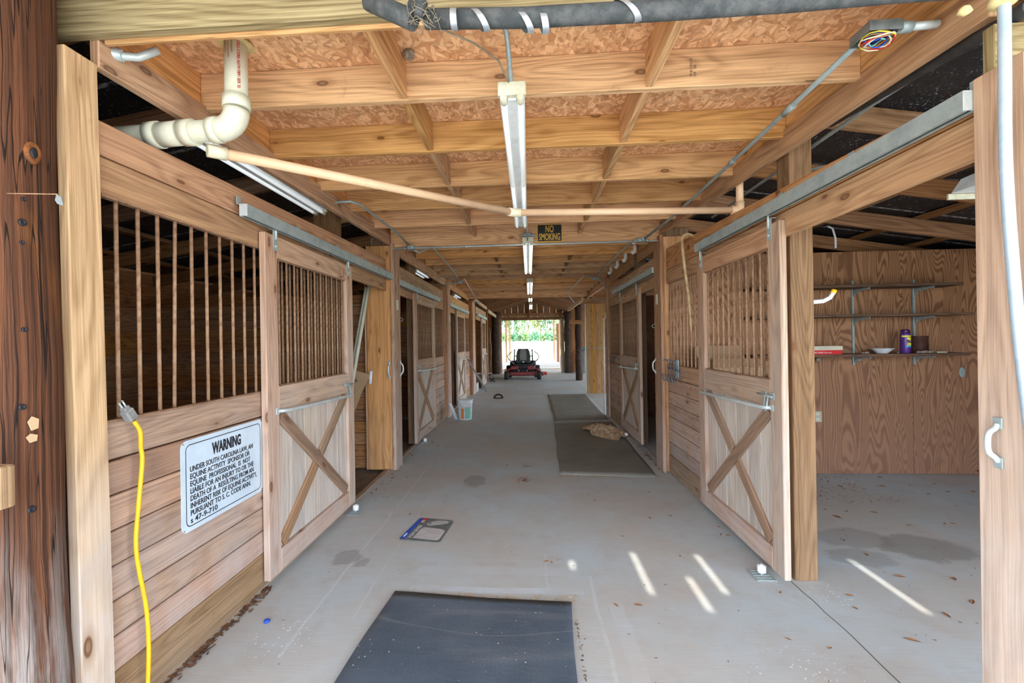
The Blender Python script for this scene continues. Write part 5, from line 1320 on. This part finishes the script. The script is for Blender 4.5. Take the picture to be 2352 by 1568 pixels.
# long handled tools leaning on third left front
e = empty('leaning_rails', (-1.5, 11.9, .3), 'pair of dark metal bars leaning on the third left stall front', 'bar')
for k in range(2):
    MB().tube([(-1.56 + .02 * k, 11.3 + .12 * k, 1.05 - .03 * k), (-1.25 + .02 * k, 13.0 + .12 * k, .02)], .014, 8).build('metal_bar', 'grey', e)
b = MB(); b.tube([(-1.44, 16.4, 1.95), (-1.40, 16.5, 1.7), (-1.44, 16.6, 1.45), (-1.38, 16.6, 1.2), (-1.42, 16.6, .5)], .018, 8); b.build('hanging_rope', 'web', label='old rope hanging on the wall past the farthest left door', cat='rope')
b = MB(); b.tube([(1.50, 16.75, 2.6), (1.62, 16.8, 1.9), (1.66, 16.8, 2.55)], .012, 8); b.build('hanging_strap', 'web', label='loop of pale rope hanging beside the far right log', cat='rope')
b = MB(); b.tube([(1.30, 19.6, 2.55), (1.52, 19.7, 1.75), (1.40, 19.7, 2.5)], .012, 8); b.build('hanging_strap', 'web', label='loop of pale rope hanging at the right of the far opening', cat='rope')
# chain and pole by second right stall
b = MB(); b.tube([(1.47, 9.05, 1.9), (1.46, 9.05, .001)], .014, 8); b.build('white_pole', 'white', label='thin white pole standing against the post before the plank door', cat='pole')

# ================================================================ mower
e = empty('riding_mower', (-.2, 17.6, 0), 'red and black zero turn riding mower parked in the far aisle', 'mower')
mx, my = -.25, 17.0
def wheel(x, y, r, w_, name='wheel'):
    o = MB().lathe([(r * .55, -w_ / 2), (r * .9, -w_ / 2), (r, -w_ * .3), (r, w_ * .3), (r * .9, w_ / 2), (r * .55, w_ / 2)], (x, y, r), 22, ax=(YA, ZA, XA)).build(name, 'black', e)
    MB().lathe([(r * .2, -w_ / 2 - .004), (r * .52, -w_ / 2 - .002), (r * .52, w_ / 2 + .002), (r * .2, w_ / 2 + .004)], (x, y, r), 16, ax=(YA, ZA, XA)).build('hub', 'grey', o)
wheel(mx - .61, my + .02, .165, .15, 'caster_wheel'); wheel(mx + .61, my + .02, .165, .15, 'caster_wheel')
wheel(mx - .55, my + 1.15, .24, .22, 'drive_wheel'); wheel(mx + .55, my + 1.15, .24, .22, 'drive_wheel')
for s_ in (-1, 1):
    b = MB(); b.box(mx + s_ * .61 - .01 - .06, mx + s_ * .61 - .06, my, my + .06, .17, .38, ch=.003); b.box(mx + s_ * .61 + .06, mx + s_ * .61 + .07, my, my + .06, .17, .38, ch=.003); b.box(mx + s_ * .61 - .07, mx + s_ * .61 + .07, my, my + .06, .355, .39, ch=.003); b.build('caster_fork', 'red', e)
    MB().beam((mx + s_ * .58, my + .05, .35), (mx + s_ * .30, my + .75, .38), .06, .06).build('frame_arm', 'red', e)
b = MB(); b.box(mx - .44, mx + .44, my + .02, my + .08, .16, .28, ch=.01); b.build('front_frame', 'red', e)
MB().box(mx - .46, mx - .16, my + .10, my + .3, .36, .50, ch=.02).build('side_cover', 'red', e); MB().box(mx + .16, mx + .46, my + .10, my + .3, .36, .50, ch=.02).build('side_cover', 'red', e)
for k in range(5): MB().lathe([(.03, 0), (.035, .05), (.02, .06)], (mx - .3 + .15 * k, my + .12, .30 + .03 * (k % 2)), 8, ax=(XA, ZA, -YA)).build('fitting', 'grey' if k % 2 else 'black', e)
MB().box(mx - .62, mx + .80, my + .25, my + .95, .12, .26, ch=.02).build('cutting_deck', 'red', e)
MB().box(mx + .80, mx + .92, my + .35, my + .8, .14, .24, ch=.02).build('discharge_chute', 'redprint', e)
MB().box(mx - .35, mx + .35, my + .12, my + .9, .38, .56, ch=.03).build('footplate', 'black', e)
MB().box(mx - .50, mx - .28, my + .6, my + 1.3, .40, .66, ch=.04).build('fuel_tank', 'black', e)
MB().box(mx + .28, mx + .50, my + .6, my + 1.3, .40, .66, ch=.04).build('fuel_tank', 'black', e)
b = MB(); b.box(mx - .28, mx + .28, my + .55, my + 1.05, .58, .70, ch=.04); b.build('seat_cushion', 'blackseat', e)
b = MB(); bk = [(-.26, .66), (-.28, .85), (-.24, 1.05), (-.19, 1.14), (.19, 1.14), (.24, 1.05), (.28, .85), (.26, .66)]
b.prism([(mx + .02 + x, my + .52, z) for x, z in bk], (0, .10, .0)); b.build('seat_back', 'blackseat', e)
b = MB(); b.prism([(mx + .02 + x * .45, my + .505, .70 + (z - .66) * .9) for x, z in bk], (0, .02, 0)); b.build('seat_rib', 'grey', e)
MB().lathe([(.035, 0), (.03, .006)], (mx + .02, my + .50, .635), 10, ax=(XA, ZA, -YA)).build('emblem', 'tape', e)
for s_ in (-1, 1):
    b = MB(); b.tube([(mx + .02 + s_ * .30, my + .55, .50), (mx + .02 + s_ * .40, my + .5, .60), (mx + .02 + s_ * .56, my + .45, .74), (mx + .02 + s_ * .60, my + .45, .86), (mx + .02 + s_ * .54, my + .45, .95), (mx + .02 + s_ * .42, my + .5, 1.04)], .02, 8); b.build('lap_bar', 'grey', e)
    b = MB(); b.beam((mx + .02 + s_ * .36, my + .9, .55), (mx + .02 + s_ * .345, my + .9, 1.12), .06, .05, upv=(0, 1, 0)); b.build('roll_bar', 'black', e)
    b = MB(); b.tube([(mx + .02 + s_ * .28, my + .6, .86), (mx + .02 + s_ * .36, my + .6, .86)], .02, 8); b.build('armrest', 'black', e)
MB().box(mx - .43, mx + .43, my + .16, my + .6, .18, .41, ch=.02).build('drive_housing', 'black', e)
MB().box(mx - .3, mx + .3, my + 1.05, my + 1.5, .40, .72, ch=.05).build('engine', 'black', e)

# ================================================================ outside beyond the far end
for (x, y, w_, lab) in ((-1.50, 29.9, .12, 'leftmost thin post standing on the slab beyond the far opening'), (-1.42, 33.4, .12, 'thin post at the slab edge, second from the left'), (1.82, 33.4, .12, 'thin post at the right slab edge beyond the opening')):
    MB().box(x - w_ / 2, x + w_ / 2, y, y + w_, -.004, 3.3).build('porch_post', 'post', label=lab, cat='post')
MB().box(1.80, 2.10, 30.0, 30.04, -.003, 2.5, grain='z').build('plywood_panel', 'ply', label='upright plywood panel at the right beyond the far opening', cat='panel')
MB().box(1.55, 1.60, 23.0, 23.8, 0, 2.7).build('porch_wall_board', 'front', label='tan board wall end just outside the far opening on the right', cat='board')
MB().box(-1.53, -1.47, 21.2, 23.2, 0, 2.6).build('porch_wall_board', 'post', label='orange board wall end just outside the far opening on the left', cat='board')
b = MB(); b.box(-6, 6, 20.8, 33.6, 3.2, 3.24, ch=.001); b.build('ceiling_rear_porch', 'rafter', kind='structure')
def crown(name, cx_, cy_, cz_, rx, ry, rz, n, mt, parent):
    b = MB()
    for i in range(n):
        while True:
            p = Vector((R.uniform(-1, 1), R.uniform(-1, 1), R.uniform(-1, 1)))
            if .3 < p.length < 1: break
        lump = .75 + .35 * math.sin(p.x * 5 + cx_) * math.cos(p.z * 6 + cy_)
        c = Vector((cx_ + p.x * rx * lump, cy_ + p.y * ry * lump, cz_ + p.z * rz * lump)); s = R.uniform(.10, .26)
        u = Vector((R.gauss(0, 1), R.gauss(0, 1), R.gauss(0, 1))).normalized(); v = u.orthogonal().normalized(); k = len(b.v)
        b.v += [c - u * s, c - v * s * .5, c + u * s, c + v * s * .5]; b.face([k, k + 1, k + 2, k + 3])
    return b.build(name, mt, parent)
kinds = [('fol1', 'bright green'), ('fol2', 'deep green'), ('fol3', 'yellowish')]
sides = ['at the left edge of', 'left of centre in', 'near the middle of', 'right of centre in', 'at the right edge of']
tree_x = [-7.6, -5.6, -4.3, -2.7, -1.4, .2, 1.7, 3.3, 4.6, 6.2, 7.9]
for i, x in enumerate(tree_x):
    y = 74 + R.uniform(-2, 7); z0 = 1.2; k = kinds[(i * 2 + (i // 3)) % 3]; hgt = R.uniform(6, 9)
    t = empty('forest_tree', (x, y, z0), '%s tree, %s from the left along the wood edge' % (k[1], ['first', 'second', 'third', 'fourth', 'fifth', 'sixth', 'seventh', 'eighth', 'ninth', 'tenth', 'eleventh'][i]), 'tree')
    tr = .28 if i in (3, 5) else R.uniform(.08, .16)
    MB().tube([(x, y, z0 - .2), (x + .1, y, z0 + 2.5), (x + R.uniform(-.2, .2), y, z0 + hgt)], [tr, tr * .85, tr * .5], 8).build('trunk', plain('pale_bark', (.55, .52, .50), (.36, .34, .32), 3, .9) if i == 0 else M['bark'] if i % 3 == 1 else bpy.data.materials['pale_bark'], t)
    crown('foliage', x, y + .5, z0 + hgt * .55, 1.7, 1.6, hgt * .52, 900, k[0], t)
for i in range(12):
    x = -9 + i * 1.65 + R.uniform(-.3, .3); y = 72 + R.uniform(-1, 2); k = kinds[i % 3]
    o = crown('shrub', x, y, 1.9, 1.3, 1.0, 1.1, 420, kinds[(i + 1) % 2][0], None)
    tag(o, 'leafy shrub at the foot of the wood beyond the bright field', 'shrub', 'shrubs along the wood edge')
b = MB()
for i in range(9000):
    x = R.uniform(-22, 22); y = R.uniform(80, 90); z = 1 + R.random() ** .8 * 15; s = R.uniform(.18, .45); c = Vector((x, y, z))
    u = Vector((R.gauss(0, 1), R.gauss(0, .6), R.gauss(0, 1))).normalized(); v = u.orthogonal().normalized(); k = len(b.v)
    b.v += [c - u * s, c - v * s * .6, c + u * s, c + v * s * .6]; b.face([k, k + 1, k + 2, k + 3])
b.build('forest_foliage', 'fol1', label='mass of pale green forest foliage behind the nearer trees', cat='foliage', kind='stuff')
